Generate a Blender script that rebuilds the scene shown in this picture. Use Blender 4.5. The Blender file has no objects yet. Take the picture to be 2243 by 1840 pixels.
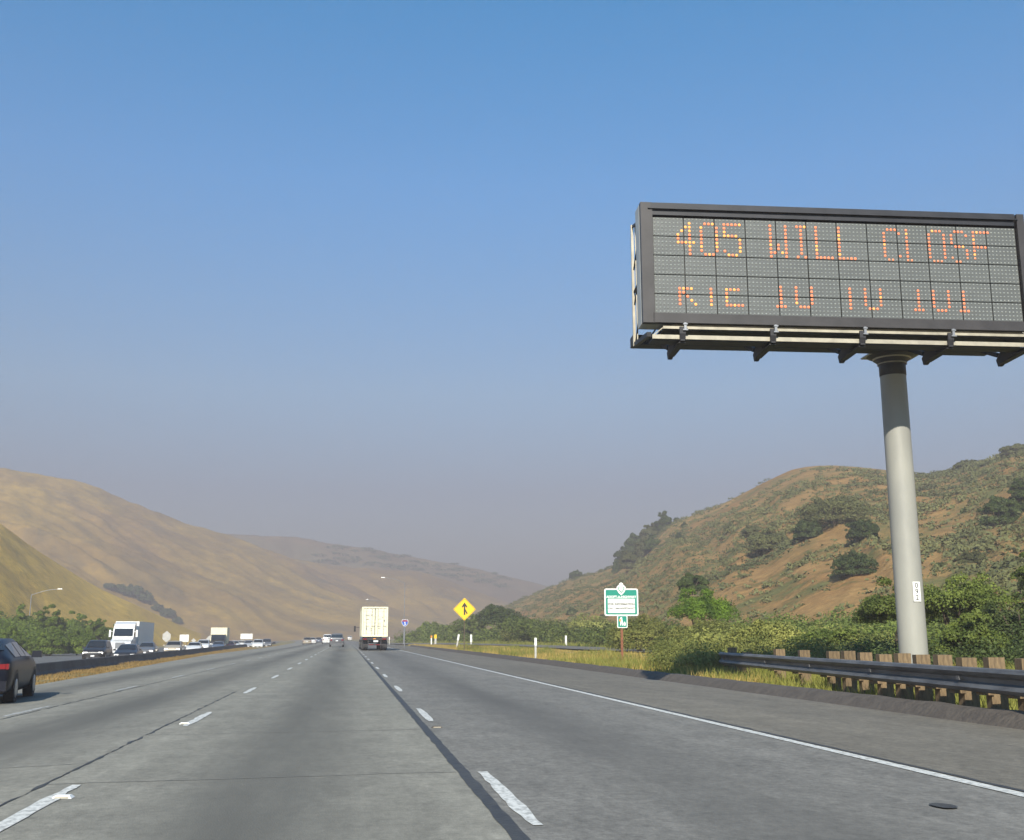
import bpy, math, random
from math import sin, cos, tan, atan, atan2, radians, pi, sqrt, exp, hypot
from mathutils import Vector, Matrix, noise
import numpy as np

sc = bpy.context.scene
COL = sc.collection
random.seed(4)

# ------------------------------------------------------------------ camera
PW, PH = 2243.0, 1840.0
FPX = 2365.0
PITCH, YAW = radians(11.40), radians(8.545)
CAMZ = 1.2
cd = bpy.data.cameras.new('camera'); cam = bpy.data.objects.new('camera', cd); COL.objects.link(cam)
cd.sensor_width = 36; cd.sensor_fit = 'HORIZONTAL'; cd.lens = 36 * FPX / PW
cd.clip_start = 0.1; cd.clip_end = 30000
cam.location = (0, 0, CAMZ); cam.rotation_euler = (pi / 2 + PITCH, 0, -YAW)
sc.camera = cam
CF = (sin(YAW) * cos(PITCH), cos(YAW) * cos(PITCH), sin(PITCH))
CR = (cos(YAW), -sin(YAW), 0.0)
CU = (-sin(YAW) * sin(PITCH), -cos(YAW) * sin(PITCH), cos(PITCH))

def ray(px, py):                       # direction of a photo pixel, used only to survey positions
    a = (px - PW / 2) / FPX; b = (PH / 2 - py) / FPX
    return [CF[i] + a * CR[i] + b * CU[i] for i in range(3)]
def on_z(px, py, z=0.0):
    d = ray(px, py); t = (z - CAMZ) / d[2]; return Vector((d[0] * t, d[1] * t, z))
def on_y(px, py, Y):
    d = ray(px, py); t = Y / d[1]; return Vector((d[0] * t, Y, CAMZ + d[2] * t))

# ------------------------------------------------------------------ light
SD = Vector((-0.42, -1.52, 1.0)).normalized()      # towards the sun
EL = math.asin(SD.z); AZ = atan2(SD.x, SD.y)
w = bpy.data.worlds.new('World'); sc.world = w; w.use_nodes = True
nt = w.node_tree; nt.nodes.clear()
sky = nt.nodes.new('ShaderNodeTexSky'); sky.sky_type = 'NISHITA'; sky.sun_disc = False
sky.sun_elevation = EL; sky.sun_rotation = AZ % (2 * pi)
sky.altitude = 300; sky.air_density = 1.0; sky.dust_density = 0.3; sky.ozone_density = 2.5
bg = nt.nodes.new('ShaderNodeBackground'); bg.inputs[1].default_value = 0.118
wo = nt.nodes.new('ShaderNodeOutputWorld')
tint = nt.nodes.new('ShaderNodeMix'); tint.data_type = 'RGBA'; tint.blend_type = 'MULTIPLY'; tint.inputs[0].default_value = 1.0
tcw = nt.nodes.new('ShaderNodeTexCoord'); sxw = nt.nodes.new('ShaderNodeSeparateXYZ'); rw = nt.nodes.new('ShaderNodeValToRGB')
els = rw.color_ramp.elements; els[0].position = 0.0; els[0].color = (0.32, 0.31, 0.33, 1); els[1].position = 0.56; els[1].color = (0.02, 0.75, 1.0, 1)
for p_, c_ in ((0.13, (0.38, 0.345, 0.38, 1)), (0.22, (0.53, 0.58, 0.59, 1)), (0.40, (0.33, 0.74, 0.92, 1))):
    e_ = els.new(p_); e_.color = c_            # smog near the horizon greys the sky, all the way round
nt.links.new(tcw.outputs['Generated'], sxw.inputs[0]); nt.links.new(sxw.outputs['Z'], rw.inputs[0]); nt.links.new(rw.outputs[0], tint.inputs[7])
nt.links.new(sky.outputs[0], tint.inputs[6]); nt.links.new(tint.outputs[2], bg.inputs[0]); nt.links.new(bg.outputs[0], wo.inputs[0])
sd = bpy.data.lights.new('sun', 'SUN'); sd.energy = 5.0; sd.angle = radians(0.6); sd.color = (1.0, 0.93, 0.80)
so = bpy.data.objects.new('sun', sd); COL.objects.link(so)
so.rotation_euler = SD.to_track_quat('Z', 'Y').to_euler()
sc.view_settings.view_transform = 'Standard'; sc.view_settings.look = 'None'
sc.view_settings.exposure = 0.85; sc.view_settings.gamma = 1.0
sc.render.engine = 'CYCLES'
sc.cycles.max_bounces = 5; sc.cycles.diffuse_bounces = 2; sc.cycles.glossy_bounces = 2
sc.cycles.transmission_bounces = 2; sc.cycles.transparent_max_bounces = 8; sc.cycles.volume_bounces = 0

# ------------------------------------------------------------------ materials
MATS = {}
def mat(name, col, rough=0.7, metal=0.0, var=0.0, scale=5.0, col2=None, bump=0.0, bscale=40.0, stretch=None,
        emit=0.0, ecol=None, objrand=0.0, detail=6.0, spec=0.5, transl=0.0, coat=0.0, contrast=(0.35, 0.65)):
    m = bpy.data.materials.new(name); m.use_nodes = True; n = m.node_tree; N = n.nodes; L = n.links
    p = N['Principled BSDF']
    p.inputs['Base Color'].default_value = (*col, 1); p.inputs['Roughness'].default_value = rough
    p.inputs['Metallic'].default_value = metal; p.inputs['Specular IOR Level'].default_value = spec
    p.inputs['Coat Weight'].default_value = coat
    src = None
    if col2 is not None or var or bump:
        tc = N.new('ShaderNodeTexCoord'); mp = N.new('ShaderNodeMapping')
        L.new(tc.outputs['Object'], mp.inputs[0])
        if stretch: mp.inputs['Scale'].default_value = stretch
    if col2 is not None or var:
        no = N.new('ShaderNodeTexNoise'); no.inputs['Scale'].default_value = scale; no.inputs['Detail'].default_value = detail
        no.inputs['Roughness'].default_value = 0.6
        L.new(mp.outputs[0], no.inputs['Vector'])
        cr = N.new('ShaderNodeValToRGB'); cr.color_ramp.elements[0].position = contrast[0]; cr.color_ramp.elements[1].position = contrast[1]
        c2 = col2 if col2 is not None else tuple(c * (1 - var) for c in col)
        c1 = col if col2 is not None else tuple(min(1, c * (1 + var)) for c in col)
        cr.color_ramp.elements[0].color = (*c2, 1); cr.color_ramp.elements[1].color = (*c1, 1)
        L.new(no.outputs['Fac'], cr.inputs[0]); src = cr.outputs[0]
    if objrand:
        oi = N.new('ShaderNodeObjectInfo'); hs = N.new('ShaderNodeHueSaturation')
        mr = N.new('ShaderNodeMapRange'); mr.inputs['To Min'].default_value = 1 - objrand; mr.inputs['To Max'].default_value = 1 + objrand
        L.new(oi.outputs['Random'], mr.inputs[0]); L.new(mr.outputs[0], hs.inputs['Value'])
        if src: L.new(src, hs.inputs['Color'])
        else: hs.inputs['Color'].default_value = (*col, 1)
        src = hs.outputs[0]
    if src: L.new(src, p.inputs['Base Color'])
    if bump:
        nb = N.new('ShaderNodeTexNoise'); nb.inputs['Scale'].default_value = bscale; nb.inputs['Detail'].default_value = 4
        L.new(mp.outputs[0], nb.inputs['Vector'])
        bp = N.new('ShaderNodeBump'); bp.inputs['Strength'].default_value = 1.0; bp.inputs['Distance'].default_value = bump
        L.new(nb.outputs['Fac'], bp.inputs['Height']); L.new(bp.outputs[0], p.inputs['Normal'])
    if emit:
        p.inputs['Emission Color'].default_value = (*(ecol or col), 1); p.inputs['Emission Strength'].default_value = emit
    if transl:
        tr = N.new('ShaderNodeBsdfTranslucent'); mx = N.new('ShaderNodeMixShader'); mx.inputs[0].default_value = transl
        if src: L.new(src, tr.inputs[0])
        else: tr.inputs[0].default_value = (*col, 1)
        out = N['Material Output']
        L.new(p.outputs[0], mx.inputs[1]); L.new(tr.outputs[0], mx.inputs[2]); L.new(mx.outputs[0], out.inputs[0])
    MATS[name] = m
    return m

def road_mat(name, base, dark, light, lanes, lane_amt, speck=0.16):
    """worn pavement: broad patches, streaks along the lanes, aggregate speckle, an oil-darkened strip mid lane"""
    m = bpy.data.materials.new(name); m.use_nodes = True; n = m.node_tree; N = n.nodes; L = n.links
    p = N['Principled BSDF']; p.inputs['Roughness'].default_value = 0.78; p.inputs['Specular IOR Level'].default_value = 0.35
    tc = N.new('ShaderNodeTexCoord')
    def nz(scale, st, det=5, rough=0.6):
        mp = N.new('ShaderNodeMapping'); mp.inputs['Scale'].default_value = st; L.new(tc.outputs['Object'], mp.inputs[0])
        t = N.new('ShaderNodeTexNoise'); t.inputs['Scale'].default_value = scale; t.inputs['Detail'].default_value = det; t.inputs['Roughness'].default_value = rough
        L.new(mp.outputs[0], t.inputs['Vector']); return t.outputs['Fac']
    def ramp(f, a, b, ca, cb):
        r = N.new('ShaderNodeValToRGB'); r.color_ramp.elements[0].position = a; r.color_ramp.elements[1].position = b
        r.color_ramp.elements[0].color = (*ca, 1); r.color_ramp.elements[1].color = (*cb, 1); L.new(f, r.inputs[0]); return r.outputs[0]
    def mix(a, b, f, mode='MIX'):
        x = N.new('ShaderNodeMix'); x.data_type = 'RGBA'; x.blend_type = mode
        if isinstance(f, float): x.inputs[0].default_value = f
        else: L.new(f, x.inputs[0])
        L.new(a, x.inputs[6]); L.new(b, x.inputs[7]); return x.outputs[2]
    big = ramp(nz(0.35, (1, 0.25, 1), 6), 0.3, 0.7, dark, light)
    streak = ramp(nz(1.6, (1.0, 0.035, 1), 5, 0.65), 0.3, 0.72, tuple(c * 0.80 for c in base), tuple(c * 1.14 for c in base))
    c = mix(big, streak, 0.6)
    sp = ramp(nz(11, (1, 0.7, 1), 9, 0.9), 0.36, 0.64, (1 - speck * 2.0,) * 3, (1 + speck * 1.3,) * 3)
    c = mix(c, sp, 1.0, 'MULTIPLY')
    mid = ramp(nz(2.6, (1, 0.35, 1), 9, 0.8), 0.34, 0.66, (0.76,) * 3, (1.20,) * 3)
    blot = ramp(nz(5.0, (1, 0.5, 1), 6, 0.7), 0.62, 0.74, (1.0,) * 3, (0.72,) * 3)
    c = mix(c, blot, 1.0, 'MULTIPLY')
    c = mix(c, mid, 1.0, 'MULTIPLY')
    cross = ramp(nz(0.5, (0.12, 2.2, 1), 4, 0.7), 0.3, 0.62, (0.90,) * 3, (1.05,) * 3)
    c = mix(c, cross, 0.8, 'MULTIPLY')
    if lanes:
        sx = N.new('ShaderNodeSeparateXYZ'); L.new(tc.outputs['Object'], sx.inputs[0])
        tot = None
        for (x0, wd) in lanes:
            a = N.new('ShaderNodeMath'); a.operation = 'SUBTRACT'; L.new(sx.outputs['X'], a.inputs[0]); a.inputs[1].default_value = x0
            b = N.new('ShaderNodeMath'); b.operation = 'DIVIDE'; L.new(a.outputs[0], b.inputs[0]); b.inputs[1].default_value = wd
            c2 = N.new('ShaderNodeMath'); c2.operation = 'MULTIPLY'; L.new(b.outputs[0], c2.inputs[0]); L.new(b.outputs[0], c2.inputs[1])
            d = N.new('ShaderNodeMath'); d.operation = 'MULTIPLY'; L.new(c2.outputs[0], d.inputs[0]); d.inputs[1].default_value = -1
            e = N.new('ShaderNodeMath'); e.operation = 'EXPONENT'; L.new(d.outputs[0], e.inputs[0])
            if tot is None: tot = e.outputs[0]
            else:
                s = N.new('ShaderNodeMath'); s.operation = 'ADD'; L.new(tot, s.inputs[0]); L.new(e.outputs[0], s.inputs[1]); tot = s.outputs[0]
        wob = nz(0.8, (1, 0.08, 1), 4)
        mm = N.new('ShaderNodeMath'); mm.operation = 'MULTIPLY'; L.new(tot, mm.inputs[0]); L.new(wob, mm.inputs[1])
        m3 = N.new('ShaderNodeMath'); m3.operation = 'MULTIPLY'; L.new(mm.outputs[0], m3.inputs[0]); m3.inputs[1].default_value = lane_amt * 2
        dk = N.new('ShaderNodeRGB'); dk.outputs[0].default_value = (*[v * 0.62 for v in dark], 1)
        c = mix(c, dk.outputs[0], m3.outputs[0])
    L.new(c, p.inputs['Base Color'])
    bp = N.new('ShaderNodeBump'); bp.inputs['Distance'].default_value = 0.006; L.new(nz(60, (1, 1, 1), 3), bp.inputs['Height']); L.new(bp.outputs[0], p.inputs['Normal'])
    MATS[name] = m; return m

M = MATS
road_mat('concrete_lane', (0.240, 0.230, 0.192), (0.170, 0.164, 0.140), (0.325, 0.308, 0.250), [(-0.55, 0.75), (-4.0, 0.9), (-7.6, 0.9)], 0.85)
road_mat('asphalt_lane', (0.196, 0.187, 0.166), (0.140, 0.135, 0.122), (0.248, 0.237, 0.208), [(2.9, 0.75)], 0.60, 0.24)
road_mat('asphalt_shoulder', (0.170, 0.154, 0.124), (0.120, 0.109, 0.089), (0.218, 0.198, 0.156), [], 0, 0.22)
road_mat('asphalt_far', (0.130, 0.130, 0.125), (0.10, 0.10, 0.10), (0.15, 0.15, 0.14), [], 0, 0.1)
mat('tar', (0.022, 0.022, 0.024), 0.55, var=0.5, scale=6, bump=0.01, bscale=20, col2=(0.05, 0.048, 0.042), contrast=(0.4, 0.7))
mat('paint', (0.62, 0.62, 0.58), 0.6, scale=22, col2=(0.34, 0.34, 0.315), contrast=(0.38, 0.56), detail=10, stretch=(1, 0.5, 1))
mat('paint_worn', (0.42, 0.42, 0.40), 0.7, scale=16, col2=(0.21, 0.21, 0.19), contrast=(0.42, 0.6), detail=10)
mat('dike', (0.090, 0.076, 0.062), 0.85, col2=(0.060, 0.050, 0.042), scale=4, bump=0.03, bscale=12)
mat('galv', (0.26, 0.27, 0.29), 0.5, 0.55, var=0.15, scale=2, bump=0.002)
mat('rail_steel', (0.165, 0.165, 0.165), 0.55, 0.4, col2=(0.085, 0.085, 0.088), scale=1.5, stretch=(1, 1, 6), bump=0.002)
mat('wood_post', (0.215, 0.150, 0.078), 0.85, col2=(0.105, 0.072, 0.04), scale=6, stretch=(4, 4, 0.6), bump=0.01, bscale=30, objrand=0.15)
mat('rust_post', (0.20, 0.075, 0.035), 0.8, var=0.3, scale=8)
mat('barrier', (0.085, 0.085, 0.088), 0.85, col2=(0.05, 0.05, 0.052), scale=1.2, bump=0.01)
mat('white', (0.78, 0.78, 0.74), 0.5, var=0.06, scale=3)
mat('cream', (0.82, 0.77, 0.55), 0.55, var=0.07, scale=2)
mat('black', (0.012, 0.012, 0.013), 0.5)
mat('frame_black', (0.020, 0.020, 0.024), 0.45, var=0.3, scale=2)
mat('frame_dark', (0.034, 0.031, 0.032), 0.5, var=0.2, scale=2)
mat('sign_side', (0.42, 0.43, 0.40), 0.45, 0.3, var=0.1, scale=2)
mat('module', (0.106, 0.112, 0.108), 0.35, var=0.14, scale=1.3, bump=0.004, bscale=30, objrand=0.06)
mat('lens', (0.22, 0.235, 0.225), 0.2, var=0.2, scale=9)
mat('lamp_amber', (0.4, 0.14, 0.07), 0.4, emit=0.72, ecol=(1.0, 0.23, 0.10))
mat('lamp_yellow', (0.4, 0.2, 0.05), 0.4, emit=0.95, ecol=(1.0, 0.36, 0.10))
mat('lamp_dim', (0.5, 0.25, 0.15), 0.4, emit=0.3, ecol=(1.0, 0.25, 0.09))
mat('pole_paint', (0.33, 0.325, 0.285), 0.5, col2=(0.26, 0.26, 0.235), scale=1.2, stretch=(1, 1, 0.4), bump=0.002, detail=8)
mat('beam_light', (0.36, 0.33, 0.26), 0.5, 0.2, var=0.2, scale=3)
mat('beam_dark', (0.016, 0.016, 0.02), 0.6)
mat('green_sign', (0.004, 0.235, 0.165), 0.4, var=0.08, scale=6)
mat('yellow_sign', (0.90, 0.56, 0.01), 0.4, var=0.04, scale=5)
mat('blue_sign', (0.02, 0.10, 0.50), 0.4)
mat('red_sign', (0.30, 0.03, 0.05), 0.4)
mat('orange', (0.80, 0.28, 0.03), 0.5)
mat('print_grey', (0.16, 0.17, 0.15), 0.6)
mat('alu', (0.50, 0.49, 0.45), 0.45, 0.3, var=0.1, scale=4)
mat('glass', (0.012, 0.016, 0.020), 0.06, spec=0.8)
mat('tyre', (0.016, 0.016, 0.017), 0.85, var=0.2, scale=10)
mat('rim', (0.35, 0.36, 0.38), 0.3, 0.8)
mat('tail_red', (0.16, 0.006, 0.010), 0.2, emit=0.02, ecol=(0.8, 0.02, 0.02))
mat('headlight', (0.8, 0.8, 0.78), 0.15, coat=0.5)
mat('headlight_on', (0.9, 0.9, 0.85), 0.2, emit=3.0, ecol=(1, 0.95, 0.85))
mat('plate', (0.65, 0.66, 0.68), 0.5)
mat('chassis', (0.03, 0.026, 0.028), 0.7, var=0.3, scale=4)
for nm, c in dict(navy=(0.006, 0.008, 0.016), black=(0.018, 0.018, 0.020), silver=(0.42, 0.43, 0.44), white=(0.78, 0.78, 0.76), grey=(0.13, 0.135, 0.145),
                  red=(0.40, 0.02, 0.02), beige=(0.40, 0.35, 0.27), slate=(0.10, 0.13, 0.18)).items():
    mat('car_' + nm, c, 0.35 if nm == 'navy' else 0.3, 0.0 if nm == 'navy' else 0.2, coat=0.0 if nm == 'navy' else 0.6, spec=0.3 if nm == 'navy' else 0.5, var=0.04, scale=2)
mat('veg_dark', (0.085, 0.115, 0.030), 0.6, col2=(0.034, 0.052, 0.016), scale=1.4, objrand=0.2, transl=0.25, spec=0.25, detail=3)
mat('veg_mid', (0.175, 0.215, 0.040), 0.6, col2=(0.070, 0.098, 0.020), scale=1.2, objrand=0.2, transl=0.28, spec=0.25, detail=3)
mat('veg_light', (0.330, 0.325, 0.085), 0.65, col2=(0.105, 0.130, 0.032), scale=0.55, objrand=0.2, transl=0.25, spec=0.2, detail=4)
mat('veg_bright', (0.190, 0.300, 0.024), 0.6, col2=(0.06, 0.11, 0.016), scale=1.2, objrand=0.1, transl=0.3, spec=0.25, detail=3)
mat('veg_hill', (0.125, 0.130, 0.050), 0.8, col2=(0.070, 0.078, 0.032), scale=0.3, objrand=0.2, spec=0.1, detail=4)
mat('veg_scrub', (0.165, 0.165, 0.066), 0.85, col2=(0.085, 0.095, 0.040), scale=0.06, spec=0.1, detail=6)
mat('veg_left', (0.185, 0.250, 0.034), 0.6, col2=(0.070, 0.110, 0.018), scale=0.6, objrand=0.2, transl=0.28, spec=0.2, detail=4)
mat('bark', (0.10, 0.075, 0.05), 0.9, var=0.3, scale=5)
mat('grass_dry', (0.52, 0.37, 0.12), 0.8, col2=(0.33, 0.27, 0.07), scale=0.35, transl=0.3, spec=0.15, detail=5)
mat('grass_rust', (0.36, 0.235, 0.09), 0.8, col2=(0.22, 0.15, 0.055), scale=0.4, transl=0.3, spec=0.15, detail=5)
mat('grass_green', (0.30, 0.29, 0.065), 0.7, col2=(0.17, 0.19, 0.04), scale=0.6, transl=0.3, spec=0.2, detail=5)
mat('soil', (0.26, 0.20, 0.085), 0.95, col2=(0.17, 0.155, 0.05), scale=0.25, bump=0.05, bscale=3, detail=9)

def hill_mat(name, dry, dry2, green, bare, gscale, gpos, bpos=(0.5, 0.7), st=(1, 1, 1)):
    m = bpy.data.materials.new(name); m.use_nodes = True; n = m.node_tree; N = n.nodes; L = n.links
    p = N['Principled BSDF']; p.inputs['Roughness'].default_value = 0.95; p.inputs['Specular IOR Level'].default_value = 0.1
    tc = N.new('ShaderNodeTexCoord')
    def nz(scale, det, rough=0.6, s=(1, 1, 1)):
        mp = N.new('ShaderNodeMapping'); mp.inputs['Scale'].default_value = s; L.new(tc.outputs['Object'], mp.inputs[0])
        t = N.new('ShaderNodeTexNoise'); t.inputs['Scale'].default_value = scale; t.inputs['Detail'].default_value = det; t.inputs['Roughness'].default_value = rough
        L.new(mp.outputs[0], t.inputs['Vector']); return t.outputs['Fac']
    def ramp(f, a, b, ca, cb):
        r = N.new('ShaderNodeValToRGB'); r.color_ramp.elements[0].position = a; r.color_ramp.elements[1].position = b
        r.color_ramp.elements[0].color = (*ca, 1); r.color_ramp.elements[1].color = (*cb, 1); L.new(f, r.inputs[0]); return r.outputs[0]
    def mix(a, b, f, mode='MIX'):
        x = N.new('ShaderNodeMix'); x.data_type = 'RGBA'; x.blend_type = mode
        L.new(f, x.inputs[0]) if not isinstance(f, float) else setattr(x.inputs[0], 'default_value', f)
        L.new(a, x.inputs[6]); L.new(b, x.inputs[7]); return x.outputs[2]
    base = ramp(nz(gscale * 0.35, 8, 0.65, st), 0.35, 0.65, dry2, dry)
    bar = N.new('ShaderNodeRGB'); bar.outputs[0].default_value = (*bare, 1)
    base = mix(base, bar.outputs[0], ramp(nz(gscale * 0.5, 7, 0.7), bpos[0], bpos[1], (0, 0, 0), (1, 1, 1)))
    gr = N.new('ShaderNodeRGB'); gr.outputs[0].default_value = (*green, 1)
    base = mix(base, gr.outputs[0], ramp(nz(gscale, 10, 0.72), gpos[0], gpos[1], (0, 0, 0), (1, 1, 1)))
    fine = ramp(nz(gscale * 9, 9, 0.9), 0.38, 0.62, (0.74,) * 3, (1.22,) * 3)
    base = mix(base, fine, 1.0, 'MULTIPLY')
    sm = ramp(nz(gscale * 2.5, 9, 0.8, (1, 1, 3)), 0.38, 0.60, (0.84,) * 3, (1.12,) * 3)
    base = mix(base, sm, 1.0, 'MULTIPLY')
    L.new(base, p.inputs['Base Color'])
    bp = N.new('ShaderNodeBump'); bp.inputs['Distance'].default_value = 1.2; bp.inputs['Strength'].default_value = 0.6
    L.new(nz(gscale * 5, 8, 0.7), bp.inputs['Height']); L.new(bp.outputs[0], p.inputs['Normal'])
    MATS[name] = m
hill_mat('hill_scrub', (0.37, 0.225, 0.085), (0.26, 0.155, 0.058), (0.145, 0.140, 0.048), (0.33, 0.135, 0.048), 0.09, (0.47, 0.60), (0.50, 0.66))
hill_mat('hill_gold', (0.66, 0.43, 0.075), (0.48, 0.31, 0.062), (0.28, 0.215, 0.055), (0.48, 0.28, 0.075), 0.05, (0.60, 0.78), (0.50, 0.75), (0.5, 1.0, 2.0))
hill_mat('hill_brown', (0.41, 0.262, 0.055), (0.215, 0.130, 0.042), (0.145, 0.122, 0.048), (0.265, 0.150, 0.068), 0.022, (0.52, 0.75), (0.50, 0.70), (0.6, 1.0, 3.0))
hill_mat('hill_far', (0.22, 0.15, 0.08), (0.15, 0.10, 0.06), (0.14, 0.14, 0.08), (0.34, 0.22, 0.14), 0.006, (0.48, 0.70), (0.50, 0.70), (0.6, 1.0, 3.0))

# ------------------------------------------------------------------ mesh helpers
class MB:
    def __init__(s): s.v = []; s.f = []; s.m = []
    def add(s, vs, fs, mi=0):
        o = len(s.v); s.v += [tuple(v) for v in vs]; s.f += [tuple(i + o for i in f) for f in fs]; s.m += [mi] * len(fs); return s
    def box(s, c, d, mi=0, rz=0.0, taper=1.0, rx=0.0):
        hx, hy, hz = d[0] / 2, d[1] / 2, d[2] / 2
        vs = []
        for z in (-1, 1):
            t = taper if z > 0 else 1
            for x, y in ((-1, -1), (1, -1), (1, 1), (-1, 1)): vs.append(Vector((x * hx * t, y * hy * t, z * hz)))
        R = Matrix.Rotation(rz, 3, 'Z') @ Matrix.Rotation(rx, 3, 'X')
        vs = [R @ v + Vector(c) for v in vs]
        return s.add(vs, [(3, 2, 1, 0), (4, 5, 6, 7), (0, 1, 5, 4), (1, 2, 6, 5), (2, 3, 7, 6), (3, 0, 4, 7)], mi)
    def bar(s, a, b, w, h=None, mi=0, up=(0, 0, 1)):
        a = Vector(a); b = Vector(b); h = h or w; d = (b - a).normalized(); u = Vector(up)
        x = d.cross(u)
        if x.length < 1e-4: x = d.cross(Vector((1, 0, 0)))
        x.normalize(); y = x.cross(d)
        vs = [p + x * sx * w / 2 + y * sy * h / 2 for p in (a, b) for sx, sy in ((-1, -1), (1, -1), (1, 1), (-1, 1))]
        return s.add(vs, [(3, 2, 1, 0), (4, 5, 6, 7), (0, 1, 5, 4), (1, 2, 6, 5), (2, 3, 7, 6), (3, 0, 4, 7)], mi)
    def tube(s, a, b, r0, r1=None, n=12, mi=0, caps=True):
        a = Vector(a); b = Vector(b); r1 = r0 if r1 is None else r1; d = (b - a).normalized()
        x = d.cross(Vector((0, 0, 1)));
        if x.length < 1e-4: x = Vector((1, 0, 0))
        x.normalize(); y = d.cross(x)
        vs = [p + (x * cos(2 * pi * i / n) + y * sin(2 * pi * i / n)) * r for p, r in ((a, r0), (b, r1)) for i in range(n)]
        fs = [(i, (i + 1) % n, n + (i + 1) % n, n + i) for i in range(n)]
        if caps: fs += [tuple(range(n - 1, -1, -1)), tuple(range(n, 2 * n))]
        return s.add(vs, fs, mi)
    def poly(s, pts, y0, y1, mi=0, axis='y'):
        """extrude a polygon given as (x,z) between y0 and y1"""
        n = len(pts)
        if axis == 'y': vs = [(x, y0, z) for x, z in pts] + [(x, y1, z) for x, z in pts]
        else: vs = [(y0, x, z) for x, z in pts] + [(y1, x, z) for x, z in pts]
        fs = [tuple(range(n)), tuple(range(2 * n - 1, n - 1, -1))] + [(i + n, (i + 1) % n + n, (i + 1) % n, i) for i in range(n)]
        return s.add(vs, fs, mi)
    def mesh(s, name, mats, smooth=False):
        me = bpy.data.meshes.new(name); me.from_pydata(s.v, [], s.f)
        for m in (mats if isinstance(mats, (list, tuple)) else [mats]): me.materials.append(M[m] if isinstance(m, str) else m)
        if max(s.m or [0]) > 0: me.polygons.foreach_set('material_index', s.m)
        if smooth: me.polygons.foreach_set('use_smooth', [True] * len(s.f))
        me.update(); return me

def link(name, me, parent=None, loc=None, rz=None):
    o = bpy.data.objects.new(name, me); COL.objects.link(o)
    if parent: o.parent = parent
    if loc is not None: o.location = loc
    if rz is not None: o.rotation_euler.z = rz
    return o
def tag(o, label, cat, group=None):
    o['label'] = label; o['category'] = cat
    if group: o['group'] = group
    return o
def thing(name, label, cat, loc=(0, 0, 0), rz=0.0, group=None):
    return tag(link(name, None, None, loc, rz), label, cat, group)
def struct(o): o['kind'] = 'structure'; return o
def stuff(o): o['kind'] = 'stuff'; return o
def part(name, mb, mats, parent, smooth=False): return link(name, mb.mesh(name, mats, smooth), parent)
def copy_tree(o, parent=None, label=None, loc=None, rz=None):
    c = o.copy(); COL.objects.link(c)
    if parent: c.parent = parent
    for ch in list(o.children): copy_tree(ch, c)
    if label: c['label'] = label
    if loc is not None: c.location = loc
    if rz is not None: c.rotation_euler.z = rz
    return c
def text_mesh(body, size, mname, depth=0.004, bold=0.0, align='CENTER', spacing=1.0):
    cu = bpy.data.curves.new('lettering', 'FONT'); cu.body = body; cu.size = size; cu.extrude = depth; cu.offset = bold
    cu.align_x = align; cu.align_y = 'CENTER'; cu.space_line = spacing
    o = bpy.data.objects.new('tmp', cu); COL.objects.link(o)
    dg = bpy.context.evaluated_depsgraph_get(); me = bpy.data.meshes.new_from_object(o.evaluated_get(dg))
    bpy.data.objects.remove(o); me.materials.clear(); me.materials.append(M[mname]); return me
def lettering(body, size, mname, parent, loc, bold=0.0, depth=0.004, name='lettering', spacing=1.0):
    o = link(name, text_mesh(body, size, mname, depth, bold, spacing=spacing), parent, loc); o.rotation_euler = (pi / 2, 0, 0); return o

# ------------------------------------------------------------------ terrain function
def lerp(x, tab):
    if x <= tab[0][0]: return tab[0][1]
    for (a, va), (b, vb) in zip(tab, tab[1:]):
        if x <= b: return va + (vb - va) * (x - a) / (b - a)
    return tab[-1][1]
def shift(Y):                            # the road bends gently left far ahead
    if Y < 120: return 0.0
    if Y < 620: return -7.0e-5 * (Y - 120) ** 2
    return -7.0e-5 * 500 ** 2 - 7.0e-5 * 1000 * (Y - 620)
def left_edge(Y): return -9.05 - 0.045 * max(0, min(Y, 105) - 30) + shift(Y)
def barrier_x(Y): return -12.9 - 0.030 * (min(Y, 170) - 22) + shift(Y)
RAMP = [(32, 40.0), (40, 30.0), (50, 22.5), (62, 19.2), (80, 18.7), (110, 19.2), (150, 16.5), (200, 11.2), (240, 8.2)]
def ramp_x(Y): return lerp(Y, RAMP)
def gz(x, Y):
    s = shift(Y); u = x - s
    if u > -2.3:
        z = 0.0
        if u > 9.3: z = 0.06 + 0.004 * min(u - 9.3, 40) * (1 if Y < 300 else 0.3) + 0.26 * max(0.0, min(1.0, (u - 11.0) / 5.0)) * max(0.0, min(1.0, (260 - Y) / 80))
        if Y < 260 and u > 22: z += 0.012 * (u - 22)
        return min(z, 3.0)
    le = left_edge(Y) - s; bx = barrier_x(Y) - s
    ze = -0.03 * (-2.3 - le)
    if u >= le: return -0.03 * (-2.3 - u)
    zb = -0.50
    if u >= bx: return ze + (zb - ze) * (le - u) / max(0.1, le - bx)
    if u >= bx - 1.0: return zb + (-0.75 - zb) * (bx - u)
    if u > bx - 20: return -0.75
    return max(-1.7, -0.75 - 0.03 * (bx - 20 - u))

def paved(x, Y):
    u = x - shift(Y)
    if left_edge(Y) < x and u < 9.0: return True
    if barrier_x(Y) - 19.5 < x < barrier_x(Y) - 1.2: return True
    if 30 < Y < 250 and abs(x - ramp_x(Y)) < 2.9: return True
    return False

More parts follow.
